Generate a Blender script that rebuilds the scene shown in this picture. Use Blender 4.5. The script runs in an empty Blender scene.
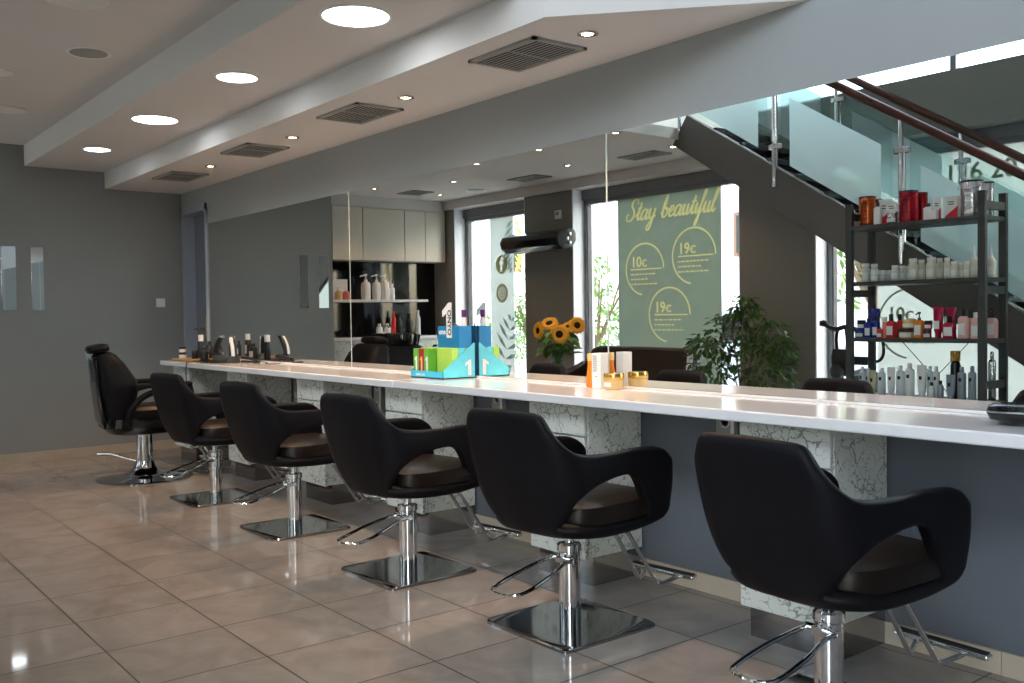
import bpy, math, random
from mathutils import Vector, Matrix, Quaternion
random.seed(7)
PI = math.pi
C = bpy.context.scene.collection

# ------------------------------------------------------------------ materials
def mat(name, col, rough=.5, metal=0., spec=.5, emit=None, estr=0., coat=0., noise=None, bump=None, trans=0., ior=1.45):
    m = bpy.data.materials.new(name); m.use_nodes = True
    n = m.node_tree.nodes; l = m.node_tree.links; b = n['Principled BSDF']
    b.inputs['Base Color'].default_value = (*col, 1)
    b.inputs['Roughness'].default_value = rough
    b.inputs['Metallic'].default_value = metal
    b.inputs['Specular IOR Level'].default_value = spec
    b.inputs['Coat Weight'].default_value = coat
    b.inputs['Coat Roughness'].default_value = .05
    b.inputs['Transmission Weight'].default_value = trans
    b.inputs['IOR'].default_value = ior
    if emit:
        b.inputs['Emission Color'].default_value = (*emit, 1); b.inputs['Emission Strength'].default_value = estr
    tc = n.new('ShaderNodeTexCoord')
    if noise:
        sc, amt = noise
        t = n.new('ShaderNodeTexNoise'); t.inputs['Scale'].default_value = sc; t.inputs['Detail'].default_value = 5
        l.new(tc.outputs['Object'], t.inputs['Vector'])
        mx = n.new('ShaderNodeMix'); mx.data_type = 'RGBA'
        mx.inputs[6].default_value = (*[max(0, c * (1 - amt)) for c in col], 1)
        mx.inputs[7].default_value = (*[min(1, c * (1 + amt)) for c in col], 1)
        l.new(t.outputs['Fac'], mx.inputs[0]); l.new(mx.outputs[2], b.inputs['Base Color'])
    if bump:
        sc, st = bump
        t = n.new('ShaderNodeTexNoise'); t.inputs['Scale'].default_value = sc; t.inputs['Detail'].default_value = 3
        l.new(tc.outputs['Object'], t.inputs['Vector'])
        bp = n.new('ShaderNodeBump'); bp.inputs['Strength'].default_value = st; bp.inputs['Distance'].default_value = .002
        l.new(t.outputs['Fac'], bp.inputs['Height']); l.new(bp.outputs[0], b.inputs['Normal'])
    return m

def thin_glass(name, tint, refl=.06):
    m = bpy.data.materials.new(name); m.use_nodes = True
    n = m.node_tree.nodes; l = m.node_tree.links; n.remove(n['Principled BSDF'])
    t = n.new('ShaderNodeBsdfTransparent'); t.inputs[0].default_value = (*tint, 1)
    g = n.new('ShaderNodeBsdfGlossy'); g.inputs['Roughness'].default_value = .01
    f = n.new('ShaderNodeFresnel'); f.inputs[0].default_value = 1.45
    ge = n.new('ShaderNodeNewGeometry'); sb = n.new('ShaderNodeMath'); sb.operation = 'SUBTRACT'; sb.use_clamp = True; l.new(f.outputs[0], sb.inputs[0]); l.new(ge.outputs['Backfacing'], sb.inputs[1])
    x = n.new('ShaderNodeMixShader'); l.new(sb.outputs[0], x.inputs[0]); l.new(t.outputs[0], x.inputs[1]); l.new(g.outputs[0], x.inputs[2])
    l.new(x.outputs[0], n['Material Output'].inputs[0]); return m

def film(name, col, clear=.12, rough=.4, diffuse=.3):
    m = bpy.data.materials.new(name); m.use_nodes = True
    n = m.node_tree.nodes; l = m.node_tree.links; n.remove(n['Principled BSDF'])
    t = n.new('ShaderNodeBsdfTransparent'); t.inputs[0].default_value = (*col, 1)
    tr = n.new('ShaderNodeBsdfTranslucent'); tr.inputs[0].default_value = (*col, 1)
    d = n.new('ShaderNodeBsdfDiffuse'); d.inputs[0].default_value = (*col, 1)
    a = n.new('ShaderNodeMixShader'); a.inputs[0].default_value = diffuse; l.new(tr.outputs[0], a.inputs[1]); l.new(d.outputs[0], a.inputs[2])
    x = n.new('ShaderNodeMixShader'); x.inputs[0].default_value = clear; l.new(a.outputs[0], x.inputs[1]); l.new(t.outputs[0], x.inputs[2])
    l.new(x.outputs[0], n['Material Output'].inputs[0]); return m

def emis(name, col, s):
    m = bpy.data.materials.new(name); m.use_nodes = True
    n = m.node_tree.nodes; l = m.node_tree.links; n.remove(n['Principled BSDF'])
    e = n.new('ShaderNodeEmission'); e.inputs[0].default_value = (*col, 1); e.inputs[1].default_value = s
    l.new(e.outputs[0], n['Material Output'].inputs[0]); return m

def tile_mat():
    m = mat('floor_tile', (.28, .25, .22), rough=.12, spec=.55)
    n = m.node_tree.nodes; l = m.node_tree.links; b = n['Principled BSDF']
    g = n.new('ShaderNodeNewGeometry'); s = n.new('ShaderNodeSeparateXYZ'); l.new(g.outputs['Position'], s.inputs[0])
    def line(sock, off):
        a = n.new('ShaderNodeMath'); a.operation = 'ADD'; a.inputs[1].default_value = off; l.new(sock, a.inputs[0])
        p = n.new('ShaderNodeMath'); p.operation = 'PINGPONG'; p.inputs[1].default_value = .225; l.new(a.outputs[0], p.inputs[0])
        c = n.new('ShaderNodeMath'); c.operation = 'LESS_THAN'; c.inputs[1].default_value = .0034; l.new(p.outputs[0], c.inputs[0])
        d = n.new('ShaderNodeMath'); d.operation = 'DIVIDE'; d.inputs[1].default_value = .45; l.new(a.outputs[0], d.inputs[0])
        f = n.new('ShaderNodeMath'); f.operation = 'FLOOR'; l.new(d.outputs[0], f.inputs[0])
        return c, f
    cx, fx = line(s.outputs['X'], 2.882 + 45); cy, fy = line(s.outputs['Y'], -1.909 + 45)
    mx = n.new('ShaderNodeMath'); mx.operation = 'MAXIMUM'; l.new(cx.outputs[0], mx.inputs[0]); l.new(cy.outputs[0], mx.inputs[1])
    cb = n.new('ShaderNodeCombineXYZ'); l.new(fx.outputs[0], cb.inputs[0]); l.new(fy.outputs[0], cb.inputs[1])
    wn = n.new('ShaderNodeTexWhiteNoise'); wn.noise_dimensions = '3D'; l.new(cb.outputs[0], wn.inputs['Vector'])
    va = n.new('ShaderNodeVectorMath'); va.operation = 'ADD'; l.new(g.outputs['Position'], va.inputs[0]); l.new(wn.outputs['Color'], va.inputs[1])
    t = n.new('ShaderNodeTexNoise'); t.inputs['Scale'].default_value = 3.5; t.inputs['Detail'].default_value = 7; t.inputs['Roughness'].default_value = .6; t.inputs['Distortion'].default_value = 1.2
    l.new(va.outputs[0], t.inputs['Vector'])
    r = n.new('ShaderNodeValToRGB'); l.new(t.outputs['Fac'], r.inputs[0])
    r.color_ramp.elements[0].position = .3; r.color_ramp.elements[0].color = (.25, .225, .205, 1)
    r.color_ramp.elements[1].position = .72; r.color_ramp.elements[1].color = (.34, .31, .285, 1)
    k = n.new('ShaderNodeMix'); k.data_type = 'RGBA'; k.inputs[7].default_value = (.015, .014, .013, 1)
    l.new(mx.outputs[0], k.inputs[0]); l.new(r.outputs[0], k.inputs[6]); l.new(k.outputs[2], b.inputs['Base Color'])
    rr = n.new('ShaderNodeMath'); rr.operation = 'MULTIPLY_ADD'; rr.inputs[1].default_value = .5; rr.inputs[2].default_value = .055
    l.new(mx.outputs[0], rr.inputs[0]); l.new(rr.outputs[0], b.inputs['Roughness'])
    return m

def crackle():
    m = mat('crackle_paint', (.62, .66, .62), rough=.5)
    n = m.node_tree.nodes; l = m.node_tree.links; b = n['Principled BSDF']
    tc = n.new('ShaderNodeTexCoord')
    ns = n.new('ShaderNodeTexNoise'); ns.inputs['Scale'].default_value = 9; ns.inputs['Detail'].default_value = 4
    l.new(tc.outputs['Object'], ns.inputs['Vector'])
    mx = n.new('ShaderNodeMix'); mx.data_type = 'RGBA'; mx.inputs[0].default_value = .16
    l.new(tc.outputs['Object'], mx.inputs[6]); l.new(ns.outputs['Color'], mx.inputs[7])
    v = n.new('ShaderNodeTexVoronoi'); v.feature = 'DISTANCE_TO_EDGE'; v.inputs['Scale'].default_value = 24
    l.new(mx.outputs[2], v.inputs['Vector'])
    n2 = n.new('ShaderNodeTexNoise'); n2.inputs['Scale'].default_value = 14; n2.inputs['Detail'].default_value = 2
    l.new(tc.outputs['Object'], n2.inputs['Vector'])
    th = n.new('ShaderNodeMath'); th.operation = 'MULTIPLY_ADD'; th.inputs[1].default_value = .17; th.inputs[2].default_value = -.058
    l.new(n2.outputs['Fac'], th.inputs[0])
    lt = n.new('ShaderNodeMath'); lt.operation = 'LESS_THAN'; l.new(v.outputs['Distance'], lt.inputs[0]); l.new(th.outputs[0], lt.inputs[1])
    k = n.new('ShaderNodeMix'); k.data_type = 'RGBA'; k.inputs[6].default_value = (.66, .69, .65, 1); k.inputs[7].default_value = (.27, .28, .26, 1)
    l.new(lt.outputs[0], k.inputs[0]); l.new(k.outputs[2], b.inputs['Base Color'])
    return m

def leaf_mat(name, a, b_, trans=.4):
    m = bpy.data.materials.new(name); m.use_nodes = True
    n = m.node_tree.nodes; l = m.node_tree.links; n.remove(n['Principled BSDF'])
    g = n.new('ShaderNodeNewGeometry'); r = n.new('ShaderNodeValToRGB'); l.new(g.outputs['Random Per Island'], r.inputs[0])
    r.color_ramp.elements[0].color = (*a, 1); r.color_ramp.elements[1].color = (*b_, 1)
    d = n.new('ShaderNodeBsdfPrincipled'); d.inputs['Roughness'].default_value = .4; l.new(r.outputs[0], d.inputs['Base Color'])
    t = n.new('ShaderNodeBsdfTranslucent'); l.new(r.outputs[0], t.inputs[0])
    x = n.new('ShaderNodeMixShader'); x.inputs[0].default_value = trans; l.new(d.outputs[0], x.inputs[1]); l.new(t.outputs[0], x.inputs[2])
    l.new(x.outputs[0], n['Material Output'].inputs[0]); return m

M = dict(
    wall=mat('wall_grey_paint', (.235, .245, .25), rough=.55, noise=(2.5, .04)),
    pillar=mat('pillar_taupe_paint', (.21, .205, .19), rough=.55, noise=(2.5, .05)),
    upper=mat('upper_wall_paint', (.29, .30, .295), rough=.6, noise=(2, .03)),
    kick=mat('kick_wall_blue_grey', (.105, .12, .14), rough=.45, noise=(3, .05)),
    white=mat('ceiling_white', (.62, .60, .585), rough=.8, noise=(2, .02)),
    reveal=mat('reveal_white', (.70, .74, .80), rough=.6),
    upperwhite=mat('upper_storey_white', (.75, .76, .77), rough=.7),
    slab=mat('slab_grey_green', (.22, .23, .21), rough=.7, noise=(4, .06)),
    tile=tile_mat(), basetile=mat('skirting_tile', (.42, .36, .29), rough=.3, noise=(6, .15)),
    crack=crackle(),
    counter=mat('counter_white_gloss', (.78, .78, .80), rough=.09, spec=.6),
    mirror=mat('mirror_silver', (.90, .92, .91), rough=.0, metal=1.),
    mirroredge=mat('mirror_edge', (.55, .65, .62), rough=.2, spec=.8),
    leather=mat('black_leather', (.005, .005, .007), rough=.48, spec=.14, bump=(160, .25)),
    seat=mat('dark_brown_leather', (.009, .006, .005), rough=.36, spec=.28, bump=(140, .2)),
    gloss=mat('gloss_black', (.006, .006, .007), rough=.06, spec=.6),
    chrome=mat('chrome', (.80, .81, .83), rough=.06, metal=1.),
    plate=mat('dark_mirror_steel', (.33, .33, .34), rough=.10, metal=1., noise=(8, .08)),
    steel=mat('brushed_steel', (.55, .55, .56), rough=.25, metal=1.),
    frame=mat('window_frame_grey', (.20, .21, .23), rough=.4, metal=.4),
    darkframe=mat('frame_black', (.03, .03, .035), rough=.4),
    stair=mat('stair_painted_steel', (.11, .103, .094), rough=.45, noise=(5, .12)),
    tread=mat('stair_tread_black', (.015, .016, .02), rough=.12, spec=.6),
    rail=mat('handrail_wood', (.075, .022, .014), rough=.3, noise=(12, .3)),
    glass=thin_glass('window_glass', (.97, .99, .98)),
    sglass=thin_glass('stair_glass', (.89, .95, .94)),
    frost=film('frosted_glass_film', (.80, .88, .90), clear=.35, diffuse=.40),
    film=film('green_window_film', (.30, .335, .29), clear=.03, diffuse=.25),
    filmw=film('pale_window_film', (.58, .61, .585), clear=.05, diffuse=.25),
    letter=film('film_lettering', (.54, .52, .33), clear=.03, diffuse=.25),
    letterw=film('film_lettering_pale', (.42, .44, .36), clear=.03, diffuse=.25),
    leafprint=film('film_leaf_print', (.30, .36, .33), clear=.03, diffuse=.25),
    yellowprint=film('film_yellow_print', (.75, .70, .18), clear=.1, diffuse=.25),
    led=emis('led_panel', (.90, .95, 1.), 30.), warm=emis('warm_lamp', (1., .72, .42), 40.),
    ledoff=mat('led_diffuser_unlit', (.75, .74, .72), rough=.4),
    vent=mat('vent_grey', (.30, .30, .285), rough=.5), ventdark=mat('vent_dark', (.02, .02, .02), rough=.8),
    cabinet=mat('cabinet_cream_gloss', (.60, .58, .51), rough=.3, spec=.5, noise=(1.5, .03)),
    shelfm=mat('rack_dark_green_grey', (.045, .05, .048), rough=.5),
    plastic=mat('black_plastic', (.015, .015, .017), rough=.3),
    whitep=mat('white_plastic', (.78, .78, .78), rough=.35),
    clearp=mat('milky_plastic', (.62, .66, .66), rough=.25, spec=.5), creamp=mat('cream_bottle', (.66, .64, .52), rough=.3),
    greyp=mat('grey_blue_bottle', (.22, .26, .30), rough=.3), lgrey=mat('light_grey_bottle', (.60, .66, .70), rough=.3),
    beige=mat('beige_tube', (.50, .47, .30), rough=.35), gold=mat('gold_metal', (.75, .48, .14), rough=.22, metal=1.),
    goldp=mat('gold_jar', (.72, .48, .20), rough=.25, spec=.6), amber=mat('amber_oil_bottle', (.75, .22, .01), rough=.1, spec=.7),
    red=mat('red_can', (.36, .008, .018), rough=.2, metal=.55), copper=mat('copper_can', (.50, .10, .025), rough=.2, metal=.7),
    silver=mat('silver_can', (.62, .62, .64), rough=.2, metal=.9), redp=mat('red_plastic', (.60, .02, .015), rough=.3),
    coral=mat('coral_plastic', (.75, .20, .15), rough=.35), crimson=mat('crimson_plastic', (.40, .005, .05), rough=.25),
    pink=mat('pink_plastic', (.78, .46, .44), rough=.3), blue=mat('deep_blue_plastic', (.015, .03, .25), rough=.25),
    labelw=mat('label_white', (.80, .80, .79), rough=.5), labelr=mat('label_red', (.62, .01, .02), rough=.4), ink=mat('ink_black', (.01, .01, .01), rough=.5),
    tbox=mat('turquoise_card', (.05, .50, .72), rough=.35, noise=(7, .25)), tlight=mat('light_turquoise_card', (.12, .62, .78), rough=.25, noise=(9, .4)),
    bluebox=mat('azure_box', (.01, .20, .45), rough=.4), greenbox=mat('green_box', (.12, .42, .04), rough=.4), lime=mat('lime_box', (.42, .66, .10), rough=.4),
    redbox=mat('dark_red_box', (.35, .01, .02), rough=.4), purple=mat('purple_cap', (.10, .01, .14), rough=.3),
    wood=mat('light_wood', (.42, .24, .09), rough=.45, noise=(14, .2)), brown=mat('sofa_brown_leather', (.035, .022, .016), rough=.4, bump=(60, .2)),
    petal=mat('sunflower_petal', (.85, .36, .01), rough=.5), disc=mat('sunflower_disc', (.03, .015, .008), rough=.9, bump=(300, 1.)),
    stem=mat('stem_green', (.10, .22, .04), rough=.5), vglass=thin_glass('vase_glass', (.86, .92, .90)),
    leaf=leaf_mat('ficus_leaf', (.02, .06, .015), (.09, .18, .035), .35), treeleaf=leaf_mat('tree_leaf', (.06, .16, .02), (.22, .38, .06), .5),
    bark=mat('bark', (.16, .11, .07), rough=.9, noise=(10, .3)), terracotta=mat('dark_pot', (.05, .05, .05), rough=.5),
    street=mat('street_paving', (.55, .53, .50), rough=.9, noise=(3, .1)), facade=mat('street_facade', (.88, .86, .84), rough=.9, noise=(1, .05)),
    facadebrown=mat('shutter_brown', (.22, .12, .08), rough=.8), carp=mat('car_paint_pale_blue', (.55, .65, .78), rough=.2, spec=.7, coat=1.),
    rubber=mat('rubber', (.02, .02, .02), rough=.8), door=mat('door_blue_grey', (.15, .17, .21), rough=.4), doorframe=mat('door_frame', (.27, .30, .36), rough=.4),
    brass=mat('brass', (.70, .55, .33), rough=.25, metal=1.), grill=mat('heater_grill', (.10, .09, .08), rough=.4, metal=.6),
    water=mat('vase_water', (.9, .95, .93), rough=.02, trans=1., ior=1.33),
)

# ------------------------------------------------------------------ mesh builder
class MB:
    def __init__(s): s.v = []; s.f = []; s.m = []
    def add(s, vs, fs, mi=0, X=None):
        o = len(s.v)
        for p in vs:
            p = Vector(p)
            s.v.append(tuple(X @ p if X else p))
        for f in fs: s.f.append(tuple(o + i for i in f)); s.m.append(mi)
        return s
    def box(s, x0, x1, y0, y1, z0, z1, mi=0, X=None):
        vs = [(x, y, z) for z in (z0, z1) for y in (y0, y1) for x in (x0, x1)]
        return s.add(vs, [(0, 2, 3, 1), (4, 5, 7, 6), (0, 1, 5, 4), (2, 6, 7, 3), (0, 4, 6, 2), (1, 3, 7, 5)], mi, X)
    def tube(s, pts, r, n=10, mi=0, cap=True, X=None, flat=None):
        pts = [Vector(p) for p in pts]; rs = r if isinstance(r, (list, tuple)) else [r] * len(pts)
        vs = []; up = None
        for i, p in enumerate(pts):
            a = pts[max(0, i - 1)]; b = pts[min(len(pts) - 1, i + 1)]; t = (b - a).normalized()
            if up is None: up = t.orthogonal().normalized()
            up = (up - t * up.dot(t)).normalized(); w = t.cross(up)
            for k in range(n):
                q = 2 * PI * k / n
                vs.append(p + (up * math.cos(q) + w * math.sin(q)) * rs[i])
        fs = [(i * n + k, i * n + (k + 1) % n, (i + 1) * n + (k + 1) % n, (i + 1) * n + k) for i in range(len(pts) - 1) for k in range(n)]
        if cap: fs += [tuple(range(n))[::-1], tuple((len(pts) - 1) * n + k for k in range(n))]
        return s.add(vs, fs, mi, X)
    def lathe(s, prof, n=24, mi=0, X=None, sx=1, sy=1, cx=0, cy=0):
        vs = [(cx + r * math.cos(2 * PI * k / n) * sx, cy + r * math.sin(2 * PI * k / n) * sy, z) for r, z in prof for k in range(n)]
        fs = [(i * n + k, i * n + (k + 1) % n, (i + 1) * n + (k + 1) % n, (i + 1) * n + k) for i in range(len(prof) - 1) for k in range(n)]
        if prof[0][0] > 1e-4: fs.append(tuple(range(n))[::-1])
        if prof[-1][0] > 1e-4: fs.append(tuple((len(prof) - 1) * n + k for k in range(n)))
        return s.add(vs, fs, mi, X)
    def super(s, rings, n=40, e=4., mi=0, X=None):
        # rings: (half width, half depth, cx, cy, z); rounded-rectangle plan
        vs = []
        for a, b, cx, cy, z in rings:
            for k in range(n):
                q = 2 * PI * k / n; c, d = math.cos(q), math.sin(q)
                vs.append((cx + a * math.copysign(abs(c) ** (2 / e), c), cy + b * math.copysign(abs(d) ** (2 / e), d), z))
        fs = [(i * n + k, i * n + (k + 1) % n, (i + 1) * n + (k + 1) % n, (i + 1) * n + k) for i in range(len(rings) - 1) for k in range(n)]
        fs += [tuple(range(n))[::-1], tuple((len(rings) - 1) * n + k for k in range(n))]
        return s.add(vs, fs, mi, X)
    def prism(s, poly, y0, y1, mi=0, X=None, axis='y'):
        # polygon in the two other axes, extruded along axis
        n = len(poly)
        def P(a, b, c): return {'y': (a, c, b), 'x': (c, a, b), 'z': (a, b, c)}[axis]
        vs = [P(a, b, y0) for a, b in poly] + [P(a, b, y1) for a, b in poly]
        fs = [(i, (i + 1) % n, n + (i + 1) % n, n + i) for i in range(n)] + [tuple(range(n))[::-1], tuple(range(n, 2 * n))]
        return s.add(vs, fs, mi, X)
    def build(s, name, mats, parent=None, bevel=0, smooth=True, sub=0, solid=0, loc=None, seg=2):
        me = bpy.data.meshes.new(name); me.from_pydata(s.v, [], s.f); me.update()
        for m in (mats if isinstance(mats, (list, tuple)) else [mats]): me.materials.append(M[m] if isinstance(m, str) else m)
        me.polygons.foreach_set('material_index', s.m)
        import bmesh
        bm = bmesh.new(); bm.from_mesh(me); bmesh.ops.recalc_face_normals(bm, faces=bm.faces); bm.to_mesh(me); bm.free()
        if smooth:
            me.polygons.foreach_set('use_smooth', [True] * len(me.polygons)); me.set_sharp_from_angle(angle=math.radians(38))
        o = bpy.data.objects.new(name, me); C.objects.link(o)
        if parent: o.parent = parent
        if loc: o.location = loc
        if solid:
            k = o.modifiers.new('solid', 'SOLIDIFY'); k.thickness = solid; k.offset = -1
        if bevel:
            k = o.modifiers.new('bevel', 'BEVEL'); k.width = bevel; k.segments = seg; k.limit_method = 'ANGLE'; k.angle_limit = math.radians(40); k.harden_normals = False
        if sub:
            k = o.modifiers.new('sub', 'SUBSURF'); k.levels = sub; k.render_levels = sub
        return o

def B(*a, **k): return MB().box(*a, **k)
def tag(o, label=None, cat=None, group=None, kind=None):
    if label: o['label'] = label
    if cat: o['category'] = cat
    if group: o['group'] = group
    if kind: o['kind'] = kind
    return o
def thing(name, label, cat, loc=(0, 0, 0), rz=0, group=None):
    o = bpy.data.objects.new(name, None); o.empty_display_size = .1; C.objects.link(o)
    o.location = loc; o.rotation_euler = (0, 0, rz); return tag(o, label, cat, group)
def struct(name, mb, m, parent=None, **k):
    o = mb.build(name, m, parent, **k)
    if not parent: o['kind'] = 'structure'
    return o
def copy_tree(o, parent=None):
    c = o.copy(); C.objects.link(c); c.parent = parent
    for ch in list(o.children): copy_tree(ch, c)
    return c
def text_mb(mb, s, size, X, mi=0, shear=0, off=0., ext=.0006):
    cu = bpy.data.curves.new('t', 'FONT'); cu.body = s; cu.size = size; cu.shear = shear; cu.offset = off; cu.extrude = ext
    o = bpy.data.objects.new('t', cu); C.objects.link(o)
    bpy.context.view_layer.update()
    me = bpy.data.meshes.new_from_object(o.evaluated_get(bpy.context.evaluated_depsgraph_get()))
    mb.add([v.co[:] for v in me.vertices], [tuple(p.vertices) for p in me.polygons], mi, X)
    bpy.data.objects.remove(o); bpy.data.meshes.remove(me); bpy.data.curves.remove(cu)
    return mb
def catmull(pts, k=6):
    out = []; P = [pts[0]] + list(pts) + [pts[-1]]
    P = [Vector(p) for p in P]
    for i in range(1, len(P) - 2):
        a, b, c, d = P[i - 1], P[i], P[i + 1], P[i + 2]
        for j in range(k):
            t = j / k
            out.append(.5 * ((2 * b) + (c - a) * t + (2 * a - 5 * b + 4 * c - d) * t * t + (3 * b - a - 3 * c + d) * t ** 3))
    out.append(P[-2]); return out

# ------------------------------------------------------------------ key dimensions (metres)
YM = 3.318          # mirror face
YWALL = 3.326
XB = -9.42          # back wall
YW = -1.13          # window plane
YP = -.91           # inner face of window wall
XR = 2.6            # right hand wall (unseen side)
ZC, ZC2, ZS = 2.84, 2.655, 2.498
ZTOP = 5.4
CT = .895           # counter top

# ------------------------------------------------------------------ room shell
struct('floor', B(-11.2, XR + .2, -1.36, YWALL + .2, -.15, 0), 'tile', smooth=False)
# long wall carrying the mirrors (door opening at the far end)
w = MB()
w.box(-8.72, XR + .2, YWALL, YWALL + .18, CT - .06, ZTOP)
w.box(XB - .1, -8.72, YWALL, YWALL + .18, 2.30, ZTOP)
w.box(XB - .1, -9.30, YWALL, YWALL + .18, 0, 2.30)
struct('wall_mirror_side', w, 'upper', smooth=False)
struct('wall_under_counter', B(-8.72, XR + .2, YWALL, YWALL + .18, 0, CT - .062), 'kick', smooth=False)
# back wall with the two mirror strips, and the side of the niche
struct('wall_back', B(XB - .16, XB, 1.66, YWALL + .2, 0, ZC), 'wall', smooth=False)
struct('wall_niche_side', B(-11.2, XB - .162, 1.66, 1.80, 0, ZC), 'wall', smooth=False)
struct('wall_niche_back', B(-11.40, -11.30, -1.36, 1.9, 0, ZC + .1), 'wall', smooth=False)
struct('wall_right', B(XR, XR + .2, -1.36, YWALL + .2, 0, ZTOP), 'upper', smooth=False)
# window wall: pillars, reveals
def pier(x0, x1, z1=2.72, n='wall_window_side', m='pillar'):
    return struct(n, B(x0, x1, -1.24, YP, 0, z1), m, smooth=False)
pier(-11.3, -10.757); pier(-9.22, -8.342); pier(-5.912, -5.07); pier(1.6, XR + .2)
# white linings of the window reveals
for i, (x, s) in enumerate(((-10.757, 1), (-8.342, 1), (-5.07, 1), (-5.912, -1), (-9.22, -1))):
    struct('trim_%d' % (i + 1), B(min(x, x + .012 * s), max(x, x + .012 * s), -1.24, YP - .002, 0, 2.72), 'reveal', smooth=False)
# edge beam above the ground-floor windows (its soffit is white, the face is slab paint in the void)
struct('trim_6', B(-11.3, -5.96, -1.36, -.86, 2.72, ZC + .1), 'white', smooth=False)
struct('trim_7', B(-5.96, XR + .2, -1.36, -.90, 2.70, 3.17), 'slab', smooth=False)
struct('trim_8', B(-10.745, -9.23, -1.20, -1.06, 2.60, 2.718), 'frame', smooth=False)
struct('trim_9', B(-8.33, -5.925, -1.20, -1.06, 2.60, 2.718), 'frame', smooth=False)
struct('trim_10', B(-5.055, 1.6, -1.20, -1.06, 2.60, 2.698), 'frame', smooth=False)
# ceilings : three steps
c = MB()
c.box(-11.4, -5.10, .90, 1.925, ZC, ZC + .1)
c.box(-11.4, -5.96, -.86, .90, ZC, ZC + .1)
c.box(-5.96, -5.88, .0, .90, ZC, ZC + .1)
c.box(-5.10, -3.20, 1.0, 1.925, ZC, ZC + .1)
struct('ceiling', c, 'white', smooth=False)
struct('ceiling_middle', B(XB, -3.2, 1.925, 2.61, ZC2, ZC + .1), 'white', smooth=False)
c = MB(); c.prism([(XB, 2.608), (-3.04, 2.608), (-2.245, YWALL), (XB, YWALL)], ZS, ZC + .1, axis='z')
struct('ceiling_lower', c, 'white', smooth=False)
# double height void over the stairs
struct('ceiling_upper', B(-6.2, XR + .2, -1.36, YWALL + .2, ZTOP, ZTOP + .1), 'upperwhite', smooth=False)
struct('wall_upper_left', B(-6.3, -6.2, -1.36, YWALL, ZC + .1, ZTOP), 'upperwhite', smooth=False)
w = MB(); w.box(-6.2, -5.9, -1.36, -1.2, 3.17, ZTOP); w.box(-5.9, XR, -1.36, -1.2, 5.1, ZTOP); w.box(XR - .3, XR, -1.36, -1.2, 3.17, 5.1)
struct('wall_upper_window_side', w, 'upperwhite', smooth=False)
# skirting tiles
def skirting(name, x0, x1, y0, y1, along):
    b = MB(); p = x0 if along == 'x' else y0; e = x1 if along == 'x' else y1
    while p < e - .01:
        q = min(p + .45, e)
        if along == 'x': b.box(p + .0012, q - .0012, y0, y1, 0, .082)
        else: b.box(x0, x1, p + .0012, q - .0012, 0, .082)
        p = q
    return struct(name, b, 'basetile', smooth=False)
skirting('baseboard_back', XB, XB + .012, 1.66, YWALL - .01, 'y')
skirting('baseboard_mirror_side', -8.70, XR, YWALL - .012, YWALL, 'x')

# ------------------------------------------------------------------ door in the far corner
d = B(-9.272, -8.748, 3.40, 3.44, .01, 2.27)
door = struct('door_1', d, 'door', bevel=.003)
f = MB(); f.box(-9.36, -9.275, 3.30, 3.45, 0, 2.345); f.box(-8.745, -8.742, 3.30, 3.45, 0, 2.345); f.box(-9.36, -8.742, 3.30, 3.45, 2.275, 2.345)
f.box(-9.30, -9.275, 3.285, 3.30, 0, 2.31); f.box(-9.30, -8.742, 3.285, 3.30, 2.275, 2.31)
struct('door_frame', f, 'doorframe', door, bevel=.004)
h = MB(); h.box(-9.02, -8.98, 3.385, 3.40, 1.05, 1.29); h.tube([(-9.0, 3.39, 1.17), (-9.0, 3.33, 1.17), (-9.12, 3.32, 1.165)], .010)
struct('door_handle', h, 'brass', door, bevel=.003)

# ------------------------------------------------------------------ big wall mirrors
mx = [(-8.742, -6.022, 'leftmost wide wall mirror, beside the grey door and above the black styling tools'),
      (-6.018, -3.412, 'middle wall mirror behind the turquoise display and the boxed hair products'),
      (-3.408, -.80, 'wall mirror at the right, in which the product rack and staircase show'),
      (-.796, 1.85, 'wall mirror panel beyond the right edge of the counter view')]
for x0, x1, lab in mx:
    o = B(x0, x1, YM, YWALL - .001, CT + .012, 2.149).build('wall_mirror', ['mirror'], smooth=False)
    tag(o, lab, 'mirror', 'wall mirrors above the counter')
    for a, b in ((x0 - .001, x0 + .0015), (x1 - .0015, x1 + .001)): B(a, b, YM - .0015, YM - .0003, CT + .012, 2.149).build('polished_edge', 'mirroredge', o, smooth=False)

# ------------------------------------------------------------------ counter
def slab(x0, x1, lab):
    o = B(x0, x1, 2.84, YM - .002, CT - .043, CT).build('worktop', 'counter', bevel=.006)
    B(x0, x1, YM - .007, YM - .002, CT, CT + .011).build('back_lip', 'whitep', o, bevel=.002)
    return tag(o, lab, 'worktop', 'glossy white counter slabs')
slab(-8.68, -4.682, 'glossy white counter slab from the far end to the joint near the turquoise display')
slab(-4.678, 1.85, 'glossy white counter slab running from the turquoise display to the right edge')
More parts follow.
